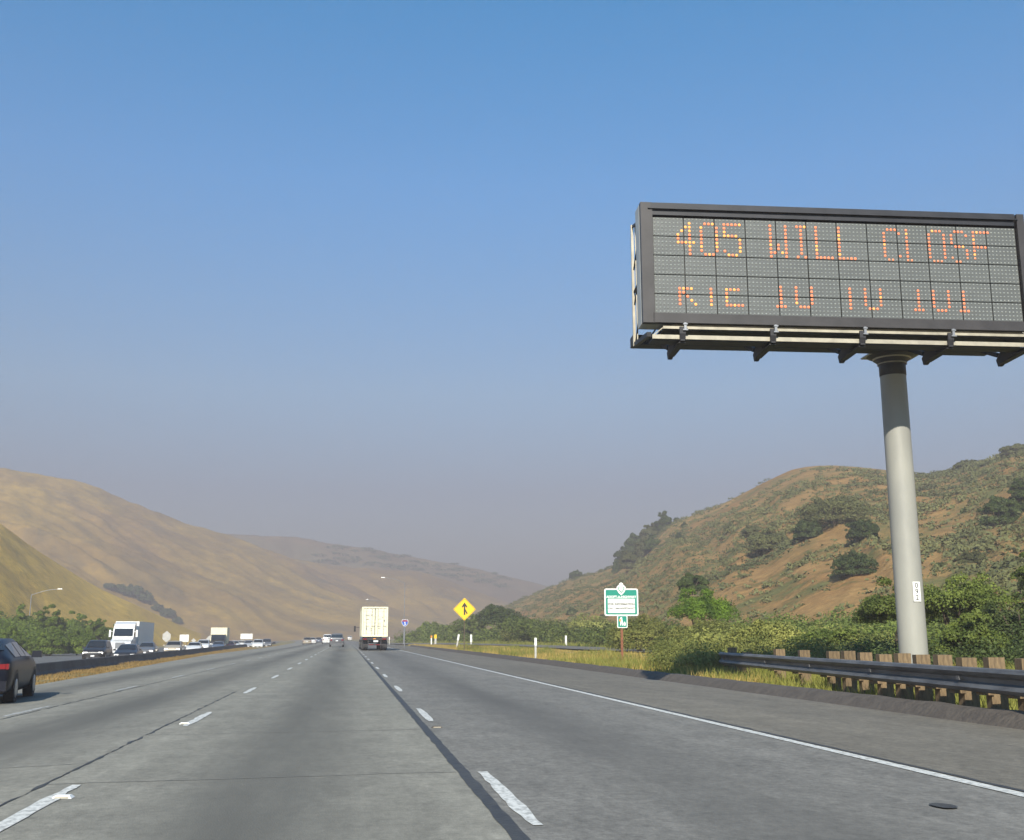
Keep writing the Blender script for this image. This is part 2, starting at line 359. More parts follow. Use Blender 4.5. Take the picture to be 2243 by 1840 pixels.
def grid_obj(name, xs, ys, fz, m, smooth=True):
    nx, ny = len(xs), len(ys)
    vs = [(x, y, fz(x, y)) for y in ys for x in xs]
    fs = [(j * nx + i, j * nx + i + 1, (j + 1) * nx + i + 1, (j + 1) * nx + i) for j in range(ny - 1) for i in range(nx - 1)]
    mb = MB(); mb.add(vs, fs); return link(name, mb.mesh(name, m, smooth))
xs = [-3800, -2500, -1500, -900, -500, -300, -200, -140, -100, -80, -65] + [-55 + 1.0 * i for i in range(46)] + [-9 + 1.5 * i for i in range(12)] + [9.0 + 0.8 * i for i in range(1, 44)] + [50, 60, 80, 110, 160, 250, 400, 800, 1500, 2500, 3800]
ys = [-90, -40, -15] + [-5 + 2 * i for i in range(60)] + [118 + 5 * i for i in range(40)] + [330, 360, 400, 450, 520, 600, 700, 850, 1000, 1300, 1700, 2200, 3000, 4000, 4800]
def fground(x, y):
    z = gz(x, y)
    if paved(x, y) or paved(x - 1.0, y) or paved(x + 1.0, y): return z - 0.12
    n = noise.noise(Vector((x * 0.3, y * 0.3, 0)))
    return z + 0.06 * n - (0.03 if abs(x) < 14 else 0)
struct(grid_obj('ground', xs, ys, fground, 'soil'))

YS = [-20, -10, 0] + [2 * i for i in range(1, 60)] + [120 + 8 * i for i in range(26)] + [340, 370, 410, 450, 500, 560, 620, 700, 800, 900, 1000]
def strip(name, fa, fb, m, dz=0.0, ylist=YS, fz=None, n=1, parent=None):
    mb = MB(); vs = []; fs = []
    for Y in ylist:
        a, b = fa(Y), fb(Y)
        for i in range(n + 1):
            x = a + (b - a) * i / n; vs.append((x, Y, (fz(x, Y) if fz else gz(x, Y)) + dz))
    k = n + 1
    for j in range(len(ylist) - 1):
        for i in range(n): fs.append((j * k + i, j * k + i + 1, (j + 1) * k + i + 1, (j + 1) * k + i))
    mb.add(vs, fs); return part(name, mb, m, parent)
def flat(x, Y): return 0.0
road = struct(strip('road', lambda Y: -2.30 + shift(Y), lambda Y: 1.10 + shift(Y), 'concrete_lane', 0, fz=flat, n=2))
struct(strip('left_lanes', lambda Y: left_edge(Y), lambda Y: -2.30 + shift(Y), 'concrete_lane', 0, n=4))
struct(strip('right_lane', lambda Y: 1.10 + shift(Y), lambda Y: 5.30 + shift(Y), 'asphalt_lane', 0, fz=flat, n=2))
struct(strip('shoulder', lambda Y: 5.30 + shift(Y), lambda Y: 8.95 + shift(Y), 'asphalt_shoulder', 0, fz=flat, n=2))
struct(strip('opposing_road', lambda Y: barrier_x(Y) - 19.0, lambda Y: barrier_x(Y) - 1.1, 'asphalt_far', 0.0, fz=lambda x, y: -0.75))
RY = [32, 36, 40, 45, 50, 56, 62, 70, 80, 95, 110, 130, 150, 175, 200, 220, 240]
struct(strip('ramp', lambda Y: ramp_x(Y) - 2.4, lambda Y: ramp_x(Y) + 2.4, 'asphalt_shoulder', 0.05, ylist=RY))
# asphalt dike along the shoulder
mb = MB(); prof = [(8.90, -0.03), (8.98, 0.03), (9.12, 0.14), (9.22, 0.185), (9.38, 0.19), (9.50, 0.15), (9.66, 0.02), (9.7, -0.1)]
ky = [-8 + 0.7 * i for i in range(110)] + [70 + 3 * i for i in range(30)]
vs = []; fs = []
for Y in ky:
    for (x, z) in prof:
        k = noise.noise(Vector((x * 3, Y * 0.9, 3))) * 0.030 + noise.noise(Vector((x, Y * 0.23, 9))) * 0.05
        vs.append((x + shift(Y) + k, Y, z * (1 - 0.12 * noise.noise(Vector((Y, 2, 1)))) if z > 0 else z))
n = len(prof)
for j in range(len(ky) - 1):
    for i in range(n - 1): fs.append((j * n + i, j * n + i + 1, (j + 1) * n + i + 1, (j + 1) * n + i))
mb.add(vs, fs); struct(part('kerb', mb, 'dike', None, True))

# markings: every dash is its own piece of paint, lying on its carriageway
def ragged(x0, x1, y0, y1, z, seed, nseg=10, amp=0.02, fade=0.0):
    mb = MB(); vs = []; fs = []
    for i in range(nseg + 1):
        Y = y0 + (y1 - y0) * i / nseg; s = shift(Y)
        e = min(i, nseg - i) / nseg; tap = 1 - fade * max(0, 0.25 - e) * 4
        c = (x0 + x1) / 2; h = (x1 - x0) / 2 * tap
        vs += [(c - h + s + amp * noise.noise(Vector((Y * 2.3, seed, 0))), Y, (z if z is not None else gz(c + s, Y) + 0.005)),
               (c + h + s + amp * noise.noise(Vector((Y * 2.3, seed, 7))), Y, (z if z is not None else gz(c + s, Y) + 0.005))]
    for i in range(nseg): fs.append((2 * i, 2 * i + 1, 2 * i + 3, 2 * i + 2))
    mb.add(vs, fs); return mb
for li, (x0, x1, ph, n, m) in enumerate([(1.205, 1.320, 7.3, 24, 'paint'), (-2.235, -2.115, 6.9, 24, 'paint'), (-5.72, -5.60, 19.8, 20, 'paint_worn')]):
    for k in range(n):
        y0 = ph + 9.05 * k
        part('lane_dash', ragged(x0, x1, y0, y0 + 2.9, 0.006 if li < 2 else None, li * 50 + k, 14, 0.03, 0.42), m, road)
part('edge_line', ragged(5.16, 5.30, -6, 400, 0.006, 91, 420, 0.014), 'paint', road)
for c_ in range(4):
    y0 = 10 + 9 * c_
mbj = ragged(1.03, 1.135, -6, 60, 0.0045, 33, 420, 0.022)
part('crack_seal', mbj, 'tar', road)
part('crack_seal', ragged(1.03, 1.11, 60, 300, 0.0045, 34, 80, 0.02), 'tar', road)
part('crack', ragged(-2.47, -2.45, 2, 26, None, 35, 160, 0.05), 'tar', road)
part('crack', ragged(-5.50, -5.47, 10, 60, None, 36, 160, 0.05), 'tar', road)
part('crack', ragged(5.34, 5.40, 5, 90, 0.0045, 37, 260, 0.05), 'tar', road)
mat('joint', (0.165, 0.16, 0.142), 0.85)
for k in range(9):
    for li, (xa, xb) in enumerate([(-2.43, 1.02), (-5.45, -2.5)]):
        y0 = 5.2 + 4.7 * k + li * 1.3; mb = MB(); vs = []; n = 24
        for i in range(n + 1):
            x = xa + (xb - xa) * i / n; yy = y0 + (x - xa) * 0.10 + 0.05 * noise.noise(Vector((x * 1.3, k, li))); ww = 0.009 + 0.010 * abs(noise.noise(Vector((x * 4, k, li + 5))))
            vs += [(x, yy - ww, gz(x, yy) + 0.0035), (x, yy + ww, gz(x, yy) + 0.0035)]
        mb.add(vs, [(2 * i, 2 * i + 2, 2 * i + 3, 2 * i + 1) for i in range(n)]); part('slab_joint', mb, 'joint', road)
# opposing lane lines and left edge line
# small tar patch on the right lane, irregular outline
c0 = on_z(2068, 1768); mb = MB(); pts = []
for i in range(14):
    a = 2 * pi * i / 14; r = 1 + 0.25 * noise.noise(Vector((cos(a) * 2, sin(a) * 2, 5)))
    pts.append((c0.x + 0.085 * r * cos(a), c0.y + 0.13 * r * sin(a), 0.012))
mb.add(pts, [tuple(range(14))]); part('tar_patch', mb, 'tar', road)
# raised markers
for i, (px, py, lb) in enumerate([(138, 1748, 'small raised white lane marker by the end of the nearest dash at lower left'),
                                  (405, 1586, 'small raised white lane marker left of the camera lane, second one ahead'),
                                  (957, 1594, 'small dark raised lane marker beside the wide black joint seal')]):
    p = on_z(px, py, 0.0)
    t = thing('lane_marker', lb, 'road marker', (p.x, p.y, 0.002), 0, 'raised markers on the lane lines')
    mb = MB(); mb.box((0, 0, 0.010), (0.15, 0.11, 0.02), 0, 0, 0.7); part('marker_body', mb, 'white' if i < 2 else 'dike', t)
    mb = MB(); mb.box((0, -0.051, 0.008), (0.10, 0.012, 0.010)); part('reflector', mb, 'beam_light', t)

# ------------------------------------------------------------------ hills
def hill(name, ridge, dist, base, m, amp, k1, k2, seed, na=220, nr=90, zb=-1.5, prof=0.85, az_pad=0.0, rough=0.012):
    """a hill as a field in azimuth and range: its crest stands at the surveyed range and height"""
    pts = []
    for px, py in ridge:
        d = ray(px, py); h = hypot(d[0], d[1]); pts.append((atan2(d[0], d[1]), d[2] / h, px))
    pts.sort(); AZt = [(a, e) for a, e, _ in pts]; PX = [(a, p) for a, _, p in pts]
    a0, a1 = pts[0][0], pts[-1][0]
    vs = []; fs = []; fn = {}
    def H(a, r):
        e = lerp(a, AZt); px = lerp(a, PX); R = lerp(px, dist); B = lerp(px, base)
        # soften the polyline
        e = (lerp(a - 0.012, AZt) + 2 * e + lerp(a + 0.012, AZt)) / 4
        h = e * R + CAMZ - zb
        t = (r - B) / (R - B)
        x, y = r * sin(a), r * cos(a)
        if t <= 0: return zb + 0.0
        if t <= 1:
            s = t ** prof * (1 - 0.0 * t); s = s * (0.75 + 0.25 * sin(t * pi / 2) )
        else:
            s = max(0.0, 1 - 0.9 * (t - 1) ** 1.3)
        wv = noise.noise(Vector((a * 9, t * 2.2, seed + 4))) * 1.1
        q = Vector((a * k1 + t * k2 + seed + wv, t * 1.2, seed))
        rd = 1 - abs(noise.noise(q)) * 2.0
        rd2 = 1 - abs(noise.noise(q * 2.7 + Vector((3, 1, 0)))) * 2.0
        env = max(0.0, min(1.0, t * 3)) * max(0.0, 1.0 - max(0.0, t) ** 3) if t < 1 else 0
        z = zb + h * s + h * amp * env * (rd - 0.45 + 0.4 * (rd2 - 0.45))
        z += h * rough * noise.fractal(Vector((x, y, seed)) * (8.0 / R), 0.7, 2.0, 5) * min(1, t * 4)
        return z
    tmax = 1.7
    for j in range(nr):
        for i in range(na):
            a = a0 + (a1 - a0) * i / (na - 1); px = lerp(a, PX); R = lerp(px, dist); B = lerp(px, base)
            t = -0.03 + (tmax + 0.03) * j / (nr - 1); r = B + (R - B) * t
            z = H(a, r); vs.append((r * sin(a), r * cos(a), z - (0.8 if j == 0 else 0)))
    for j in range(nr - 1):
        for i in range(na - 1): fs.append((j * na + i, j * na + i + 1, (j + 1) * na + i + 1, (j + 1) * na + i))
    mb = MB(); mb.add(vs, fs); o = struct(part(name, mb, m, None, True))
    return H, lambda px: (lerp(px, dist), lerp(px, base))
HR, HRr = hill('hill', [(930, 1396), (1000, 1372), (1080, 1340), (1130, 1316), (1200, 1290), (1264, 1262), (1343, 1246), (1400, 1205), (1476, 1142), (1545, 1119), (1619, 1087), (1673, 1057), (1732, 1031), (1767, 1021), (1830, 1017), (1890, 1020), (1939, 1028), (2008, 1042), (2087, 1032), (2136, 1018), (2200, 995), (2243, 985), (2600, 930), (3300, 900), (4500, 980)],
     [(930, 520), (1200, 430), (1476, 340), (1767, 300), (2000, 270), (2243, 250), (3300, 200)],
     [(930, 330), (1200, 175), (1476, 120), (1767, 88), (2000, 72), (2243, 62), (3300, 45)], 'hill_scrub', 0.05, 12, 2.0, 11.3, 300, 130, 0.0, 0.9)
HA, HAr = hill('hill', [(-1800, 900), (-900, 950), (-300, 1040), (0, 1142), (57, 1189), (121, 1231), (181, 1270), (230, 1295), (284, 1318), (340, 1344), (401, 1372), (440, 1392)],
     [(-1800, 300), (0, 330), (284, 400), (440, 470)], [(-1800, 110), (0, 190), (284, 290), (440, 400)], 'hill_gold', 0.04, 30, 5.0, 2.7, 260, 90, rough=0.02)
HB, HBr = hill('hill', [(-1500, 900), (-600, 960), (-200, 1010), (0, 1025), (57, 1028), (113, 1043), (187, 1060), (227, 1074), (295, 1097), (363, 1125), (431, 1150), (520, 1180), (620, 1222), (720, 1262), (800, 1292), (880, 1322), (960, 1350), (1040, 1374), (1100, 1390)],
     [(-1500, 520), (1100, 1000)], [(-1500, 260), (1100, 740)], 'hill_brown', 0.06, 22, 9.0, 5.1, 620, 150, rough=0.045)
HD, HDr = hill('hill', [(300, 1190), (500, 1208), (620, 1226), (740, 1240), (850, 1248), (930, 1252), (1030, 1290), (1130, 1325), (1200, 1345), (1300, 1375), (1380, 1392)],
     [(300, 980), (1380, 1040)], [(300, 760), (1380, 820)], 'hill_brown', 0.07, 26, 4.0, 8.4, 360, 80, rough=0.045)
HC, HCr = hill('hill', [(-300, 1100), (200, 1150), (431, 1166), (510, 1173), (624, 1181), (715, 1190), (790, 1199), (851, 1209), (964, 1230), (1049, 1246), (1106, 1262), (1200, 1282), (1350, 1318), (1550, 1360), (1800, 1390)],
     [(-300, 1060), (1800, 1200)], [(-300, 900), (1800, 1000)], 'hill_far', 0.07, 26, 4.0, 1.4, 300, 60, rough=0.045)

# ------------------------------------------------------------------ haze
mb = MB(); mb.box((0, 2350, 66), (8000, 4950, 140))
hz = stuff(part('haze', mb, 'white', None)); hz.data.materials.clear()
hm = bpy.data.materials.new('haze'); hm.use_nodes = True; hn = hm.node_tree; hn.nodes.clear()
pv = hn.nodes.new('ShaderNodeVolumePrincipled'); ho = hn.nodes.new('ShaderNodeOutputMaterial')
pv.inputs['Color'].default_value = (0.575, 0.53, 0.54, 1); pv.inputs['Density'].default_value = 0.0014; pv.inputs['Anisotropy'].default_value = 0.0
hn.links.new(pv.outputs[0], ho.inputs['Volume']); hz.data.materials.append(hm)

# ------------------------------------------------------------------ vegetation
def leaf_quads(rng, centers, n, size, mb_v, mb_f, shell=0.55, up=0.25):
    """n leaves over lobes (cx,cy,cz,rx,ry,rz); vectorised"""
    cs = np.array(centers, float); vol = cs[:, 3] * cs[:, 4] + cs[:, 5] * cs[:, 3]; pr = vol / vol.sum()
    idx = rng.choice(len(cs), n, p=pr); c = cs[idx]
    d = rng.normal(size=(n, 3)); d /= np.linalg.norm(d, axis=1)[:, None]
    low = d[:, 2] < -0.35; d[low, 2] *= -0.6
    rr = shell + (1.06 - shell) * rng.random(n) ** 0.6
    p = c[:, :3] + d * rr[:, None] * c[:, 3:6]
    nrm = d + rng.normal(scale=0.55, size=(n, 3)); nrm[:, 2] += up; nrm /= np.linalg.norm(nrm, axis=1)[:, None]
    t = np.cross(nrm, rng.normal(size=(n, 3))); t /= np.linalg.norm(t, axis=1)[:, None]; b = np.cross(nrm, t)
    s = size * (0.6 + 0.8 * rng.random(n))[:, None]
    q = np.stack([p - t * s, p + b * s * 0.55, p + t * s, p - b * s * 0.55], 1)
    mb_v.append(q.reshape(-1, 3)); mb_f.append(n)
def fast_mesh(name, vlist, m, nper=4):
    v = np.concatenate(vlist).astype(np.float32); nv = len(v); nf = nv // nper
    me = bpy.data.meshes.new(name); me.vertices.add(nv); me.vertices.foreach_set('co', v.ravel())
    me.loops.add(nv); me.loops.foreach_set('vertex_index', np.arange(nv, dtype=np.int32))
    me.polygons.add(nf); me.polygons.foreach_set('loop_start', np.arange(0, nv, nper, dtype=np.int32))
    me.polygons.foreach_set('loop_total', np.full(nf, nper, dtype=np.int32))
    me.materials.append(M[m]); me.update(calc_edges=True); me.validate(); return me
def crown_mesh(seed, n, size, m, lobes=9, tall=1.0, flat=False):
    rng = np.random.default_rng(seed); cs = []
    for i in range(lobes):
        a = rng.random() * 2 * pi; r = 0.62 * sqrt(rng.random()); rr = 0.30 + 0.22 * rng.random()
        h = (0.25 + 0.60 * rng.random()) * (1 - 0.45 * r) * tall
        cs.append((r * cos(a), r * sin(a), h, rr, rr, rr * (0.75 if not flat else 0.5)))
    for i in range(lobes * 2):       # small outer sprays break the outline
        a = rng.random() * 2 * pi; r = 0.6 + 0.35 * rng.random(); h = (0.12 + 0.8 * rng.random() * (1.15 - r)) * tall; rr = 0.10 + 0.12 * rng.random()
        cs.append((r * cos(a), r * sin(a), h, rr, rr, rr))
    for i in range(lobes):
        a = rng.random() * 2 * pi; r = 0.35 * rng.random(); rr = 0.10 + 0.10 * rng.random()
        cs.append((r * cos(a), r * sin(a), (0.85 + 0.2 * rng.random()) * tall, rr, rr, rr * 1.2))
    V = []; F = []; leaf_quads(rng, cs, n, size, V, F); return fast_mesh('crown', V, m)
def stem_mesh(seed, n=4, h=0.6, r=0.05):
    rng = random.Random(seed); mb = MB()
    for i in range(n):
        a = rng.random() * 6.28; b = Vector((cos(a) * 0.08, sin(a) * 0.08, -0.15)); mid = b + Vector((cos(a) * 0.15, sin(a) * 0.15, h * 0.5 + 0.15))
        e = mid + Vector((cos(a + 0.5) * 0.25, sin(a + 0.5) * 0.25, h * 0.5))
        mb.tube(b, mid, r, r * 0.7, 6); mb.tube(mid, e, r * 0.7, r * 0.25, 6)
    return mb.mesh('stem', 'bark')
def crown_for(seed, w_, h_, m, leaf, n, tree=False):
    rng = np.random.default_rng(seed); cs = []; a = w_ / 2
    nl = 12 if w_ < 3 else 18
    for i in range(nl):
        th = rng.random() * 2 * pi; q = sqrt(rng.random()) * 0.80; dome = sqrt(max(0.0, 1 - q * q))
        zz = h_ * ((0.30 if tree else 0.12) + (0.46 if tree else 0.56) * dome * (0.55 + 0.45 * rng.random()))
        rr = a * (0.26 + 0.16 * rng.random()); cs.append((a * q * cos(th), a * q * sin(th), zz, rr, rr, min(rr * 0.9, h_ * 0.32)))
    for i in range(nl):
        th = rng.random() * 2 * pi; q = 0.2 + 0.75 * rng.random(); dome = sqrt(max(0.0, 1 - q * q)); rr = a * (0.10 + 0.12 * rng.random())
        cs.append((a * q * cos(th), a * q * sin(th), h_ * (0.12 + 0.84 * dome * (0.75 + 0.25 * rng.random())), rr, rr, rr * 0.9))
    if not tree:
        for i in range(8):
            th = i * pi / 4; cs.append((a * 0.7 * cos(th), a * 0.7 * sin(th), h_ * 0.15, a * 0.32, a * 0.32, h_ * 0.2))
    V = []; F = []; leaf_quads(rng, cs, n, leaf, V, F, 0.6, 0.3); return fast_mesh('crown', V, m)
STEMS = [stem_mesh(i) for i in range(3)]
cnt = [0]
def bush(name, label, cat, x, y, z, w_, h_, m, far=False, group=None, depth=None):
    cnt[0] += 1; i = cnt[0]
    t = thing(name, label, cat, (x, y, z), (i * 2.4) % 6.28, group)
    dist = hypot(x, y); leaf = max(0.045, dist / 1080 * 0.85)
    n = int(min(16000, max(500, 4.2 * (pi * w_ * w_ / 4 + 2 * w_ * h_) / (leaf * leaf * 0.55))))
    link('crown', crown_for(i * 13, w_, h_, m, leaf, n, cat == 'tree' and not far), t)
    s = link('trunk' if cat == 'tree' else 'stem', STEMS[i % 3], t); s.scale = (w_ / 2, w_ / 2, h_)
    return t
def bush_px(name, label, cat, px0, px1, ytop, Y, m, ybase=None, far=False, group=None, zg=None):
    """a bush that spans photo columns px0..px1 at range Y, its top at ytop"""
    a = on_y(px0, ytop, Y); b = on_y(px1, ytop, Y); x = (a.x + b.x) / 2; top = (a.z + b.z) / 2
    z = gz(x, Y) if zg is None else zg
    if ybase is not None: z = on_y((px0 + px1) / 2, ybase, Y).z
    return bush(name, label, cat, x, Y, z - 0.05, (b.x - a.x) * 1.02, top - z, m, far, group)

R = 'bushes on the right of the freeway'
bush_px('tree', 'dark green tree just right of the message sign pole', 'tree', 1985, 2195, 1236, 33, 'veg_mid', group=R)
bush_px('tree', 'dark leafy tree just left of the message sign pole', 'tree', 1868, 2030, 1262, 38, 'veg_mid', group=R)
bush_px('bush', 'dark bush at the right picture edge behind the wooden rail posts', 'bush', 2150, 2330, 1270, 30, 'veg_dark', group=R)
bush_px('tree', 'tall thin-leaved tree high at the right picture edge', 'tree', 2190, 2330, 1190, 40, 'veg_mid', group=R)
bush_px('bush', 'low dark bush between the pole foot and the right tree', 'bush', 2045, 2200, 1335, 27, 'veg_mid', group=R)
bush_px('tree', 'bright green round tree at the hill foot right of the green sign', 'tree', 1462, 1602, 1276, 62, 'veg_bright', group=R)
bush_px('bush', 'dark oval bush above the bright green tree on the slope', 'bush', 1488, 1548, 1252, 95, 'veg_dark', ybase=1295, group=R)
bush_px('tree', 'round dark tree between the yellow merge sign and the green sign', 'tree', 1040, 1140, 1316, 165, 'veg_dark', group=R)
bush_px('bush', 'round bush half hidden behind the yellow merge sign', 'bush', 985, 1075, 1345, 190, 'veg_mid', group=R)
bush_px('bush', 'wide mid green bush right behind the adopt-a-highway sign', 'bush', 1330, 1480, 1345, 66, 'veg_light', group=R)
bush_px('bush', 'pale green bush left of the guardrail end', 'bush', 1465, 1620, 1352, 52, 'veg_light', group=R)
bush_px('bush', 'pale green bush right behind the guardrail end', 'bush', 1590, 1760, 1352, 40, 'veg_light', group=R)
bush_px('bush', 'greyish green bush between guardrail end and pole', 'bush', 1730, 1890, 1370, 37, 'veg_mid', group=R)
bush_px('bush', 'flat bush left of the round dark tree, far along the ramp', 'bush', 900, 1000, 1362, 230, 'veg_mid', group=R)
bush_px('bush', 'pale flat bush at the ramp bend below the round dark tree', 'bush', 1100, 1260, 1362, 150, 'veg_light', group=R)
bush_px('bush', 'olive bush behind the right white post across the ramp', 'bush', 1215, 1370, 1352, 128, 'veg_light', group=R)

def lobes_mass(name, lob, n, size, m, seed):
    V = []; F = []; leaf_quads(np.random.default_rng(seed), lob, n, size, V, F, 0.5, 0.35); return stuff(link(name, fast_mesh(name, V, m)))
rng = random.Random(8)
def scatter_lobes(px0, px1, ytop0, ytop1, Y0, Y1, n, r):
    out = []
    for i in range(n):
        Y = Y0 + (Y1 - Y0) * rng.random(); px = px0 + (px1 - px0) * rng.random()
        f = (px - px0) / (px1 - px0); yt = ytop0 + (ytop1 - ytop0) * f + rng.gauss(0, 6)
        p = on_y(px, yt, Y)
        if px < 1450 and p.x > 0 and Y < 64: continue
        if paved(p.x, Y) or (0 < p.x < 11.2) or (0 < p.x and 45 < Y < 230 and ramp_x(Y) - 9 < p.x < ramp_x(Y) + 4.2): continue
        rr = r * (0.6 + 0.8 * rng.random()); g = gz(p.x, Y); top = max(g + 0.6, p.z * (0.55 + 0.45 * (Y - Y0) / (Y1 - Y0 + 0.01)))
        z = max(g + 0.2, top - rr)
        out.append((p.x, Y, z, rr, rr, rr * 0.8)); 
        if z - g > rr: out.append((p.x, Y, g + (z - g) * 0.5, rr, rr, (z - g) * 0.55))
    return out
lobes_mass('brush', scatter_lobes(1420, 1900, 1392, 1400, 32, 46, 130, 0.75), 95000, 0.040, 'veg_light', 1)
lobes_mass('brush', scatter_lobes(1380, 2000, 1345, 1372, 46, 75, 150, 1.3), 90000, 0.068, 'veg_light', 2)
lobes_mass('brush', scatter_lobes(1420, 1960, 1352, 1385, 40, 72, 60, 1.0), 30000, 0.06, 'veg_mid', 31)
lobes_mass('brush', scatter_lobes(1120, 1480, 1345, 1372, 76, 150, 170, 1.9), 50000, 0.14, 'veg_mid', 3)
lobes_mass('brush', scatter_lobes(880, 1180, 1384, 1368, 160, 290, 150, 2.4), 42000, 0.20, 'veg_mid', 4)
lobes_mass('brush', scatter_lobes(1600, 2330, 1335, 1290, 48, 78, 170, 1.6), 60000, 0.095, 'veg_mid', 5)
lobes_mass('brush', scatter_lobes(1880, 2400, 1390, 1380, 25, 34, 90, 0.7), 55000, 0.038, 'veg_dark', 6)

# scrub on the right hillside: thousands of small plants, nobody could count them
rg = np.random.default_rng(12); V = []; F = []; lob = []
tries = 0
while len(lob) < 8200 and tries < 45000:
    tries += 1
    px = 1080 + (2500 - 1080) * rg.random(); dd, bb = HRr(px); t = rg.random() ** 0.85 * 1.02; r = bb + (dd - bb) * t
    d = ray(px, 1396); a = atan2(d[0], d[1]); x, y = r * sin(a), r * cos(a)
    g = noise.fractal(Vector((x, y, 0)) * 0.035, 0.8, 2.0, 4)
    if g + rg.normal() * 0.40 - 0.15 * (t - 0.5) - max(0.0, t - 0.72) * 2.0 * (1 if 1500 < px < 2050 else 0.3) < 0.02: continue
    s = (0.32 + 0.66 * rg.random() ** 3) * (0.8 + 0.4 * t); lob.append((x, y, HR(a, r) + s * 0.25, s * 1.25, s * 1.1, s * 0.6))
leaf_quads(rg, lob, 125000, 0.21, V, F, 0.55, 0.3); stuff(link('scrub', fast_mesh('scrub', V, 'veg_scrub')))

def hill_bush(Hf, Rf, px, py, wpx, hpx, m, label, group, cat='bush', name='bush'):
    """find where the sight line meets the hillside and plant there"""
    d = ray(px, py); h = hypot(d[0], d[1]); a = atan2(d[0], d[1]); dd, bb = Rf(px); best = None
    for i in range(400):
        r = bb + (dd * 1.02 - bb) * i / 399
        if Hf(a, r) >= CAMZ + d[2] / h * r: best = r; break
    r = best or dd
    s = r / FPX * 1.0
    return bush(name, label, cat, r * sin(a), r * cos(a), Hf(a, r) - 0.3, wpx * s, hpx * s, m, True, group)
HG = 'bushes on the right hillside'
for (px, py, wpx, hpx, m, lb) in [
    (1772, 1178, 66, 50, 'veg_dark', 'dark oval bush on the hill, left of the pale wide bush'),
    (1830, 1146, 150, 62, 'veg_hill', 'largest pale green bush below the crest, left of the sign pole'),
    (1888, 1178, 66, 46, 'veg_dark', 'dark oval bush just left of the sign pole, halfway up the hill'),
    (1872, 1258, 92, 52, 'veg_dark', 'dark bush low on the bare slope left of the sign pole'),
    (1648, 1172, 44, 24, 'veg_hill', 'small olive bush on the left slope under the crest'),
    (1685, 1206, 90, 52, 'veg_hill', 'leaning bush at the middle of the scrubby slope'),
    (1600, 1160, 28, 16, 'veg_hill', 'little bush on the upper left slope of the hill'),
    (1488, 1182, 18, 20, 'veg_dark', 'tiny round tree on bare ground right of the dark grove'),
    (1500, 1155, 14, 14, 'veg_dark', 'tiny bush just below the crest right of the grove'),
    (1482, 1140, 16, 12, 'veg_dark', 'tiny dark bush on the skyline right of the grove'),
    (2195, 1150, 90, 66, 'veg_dark', 'big dark bush right of the pole near the picture edge'),
    (2240, 1120, 60, 70, 'veg_dark', 'dark bush cut off by the right picture edge on the slope'),
    (2120, 1025, 62, 16, 'veg_hill', 'low dark bush on the skyline right of the pole'),
    (2225, 995, 60, 22, 'veg_hill', 'low dark bush on the skyline at the right edge'),
    (2060, 1245, 26, 18, 'veg_dark', 'small round bush on bare soil just right of the pole'),
    (2115, 1122, 20, 12, 'veg_dark', 'tiny dark bush on the orange slope right of the pole'),
    (2130, 1230, 60, 26, 'veg_hill', 'low wide bush on the orange slope right of the number plate'),
    (1262, 1266, 30, 18, 'veg_dark', 'small dark tree on the skyline left of the green sign'),
    (1252, 1345, 26, 16, 'veg_dark', 'small dark bush on the slope left of the green sign')]:
    hill_bush(HR, HRr, px, py, wpx, hpx, m, lb, HG)
GG = 'trees of the dark grove on the left flank of the right hill'
for i, (px, py, wpx, hpx) in enumerate([(1452, 1160, 46, 44), (1425, 1180, 46, 38), (1392, 1206, 52, 40), (1365, 1230, 44, 36), (1410, 1215, 52, 40), (1385, 1242, 60, 42), (1352, 1250, 26, 26), (1430, 1200, 40, 34)]):
    lbs = ['topmost dark tree of the grove on the hill flank', 'second dark tree from the top of the hill grove', 'dark tree at the middle left of the hill grove', 'dark tree at the lower left of the hill grove',
           'dark tree in the heart of the hill grove', 'broad lowest dark tree of the hill grove', 'small leftmost tree of the hill grove against the sky', 'dark tree on the right side of the hill grove']
    hill_bush(HR, HRr, px, py + 4, wpx * 0.9, hpx * 1.1, 'veg_hill' if i in (1, 4, 5) else 'veg_dark', lbs[i], GG, 'tree', 'tree')
GL = 'dark bushes in the gully of the left hill'
for i, (px, py, wpx, hpx) in enumerate([(238, 1288, 26, 10), (262, 1297, 34, 16), (292, 1306, 44, 22), (316, 1318, 34, 22), (345, 1338, 26, 14), (368, 1350, 34, 16), (388, 1364, 22, 12)]):
    lbs = ['uppermost small dark bush of the gully on the left hill', 'second dark bush down the gully on the left hill', 'large dark bush in the gully above the white semi truck', 'dark bush at the lower end of the upper gully clump',
           'small bush at the top of the lower gully clump', 'biggest bush of the lower gully clump above the square sign', 'lowest dark bush of the gully on the left hill']
    hill_bush(HB, HBr, px, py, wpx, hpx, 'veg_dark', lbs[i], GL)
# far tree line on the hazy ridge: one mass
lob = []
for i in range(90):
    px = 690 + 420 * rng.random() ** 0.9; dd, bb = HCr(px); d = ray(px, 1300); a = atan2(d[0], d[1]); r = dd * (0.955 + 0.045 * rng.random())
    s = 2.5 + 3 * rng.random(); lob.append((r * sin(a), r * cos(a), HC(a, r) + s * 0.1, s * 1.8, s, s * 0.35))
lobes_mass('far_woods', lob, 2600, 1.3, 'veg_dark', 77)

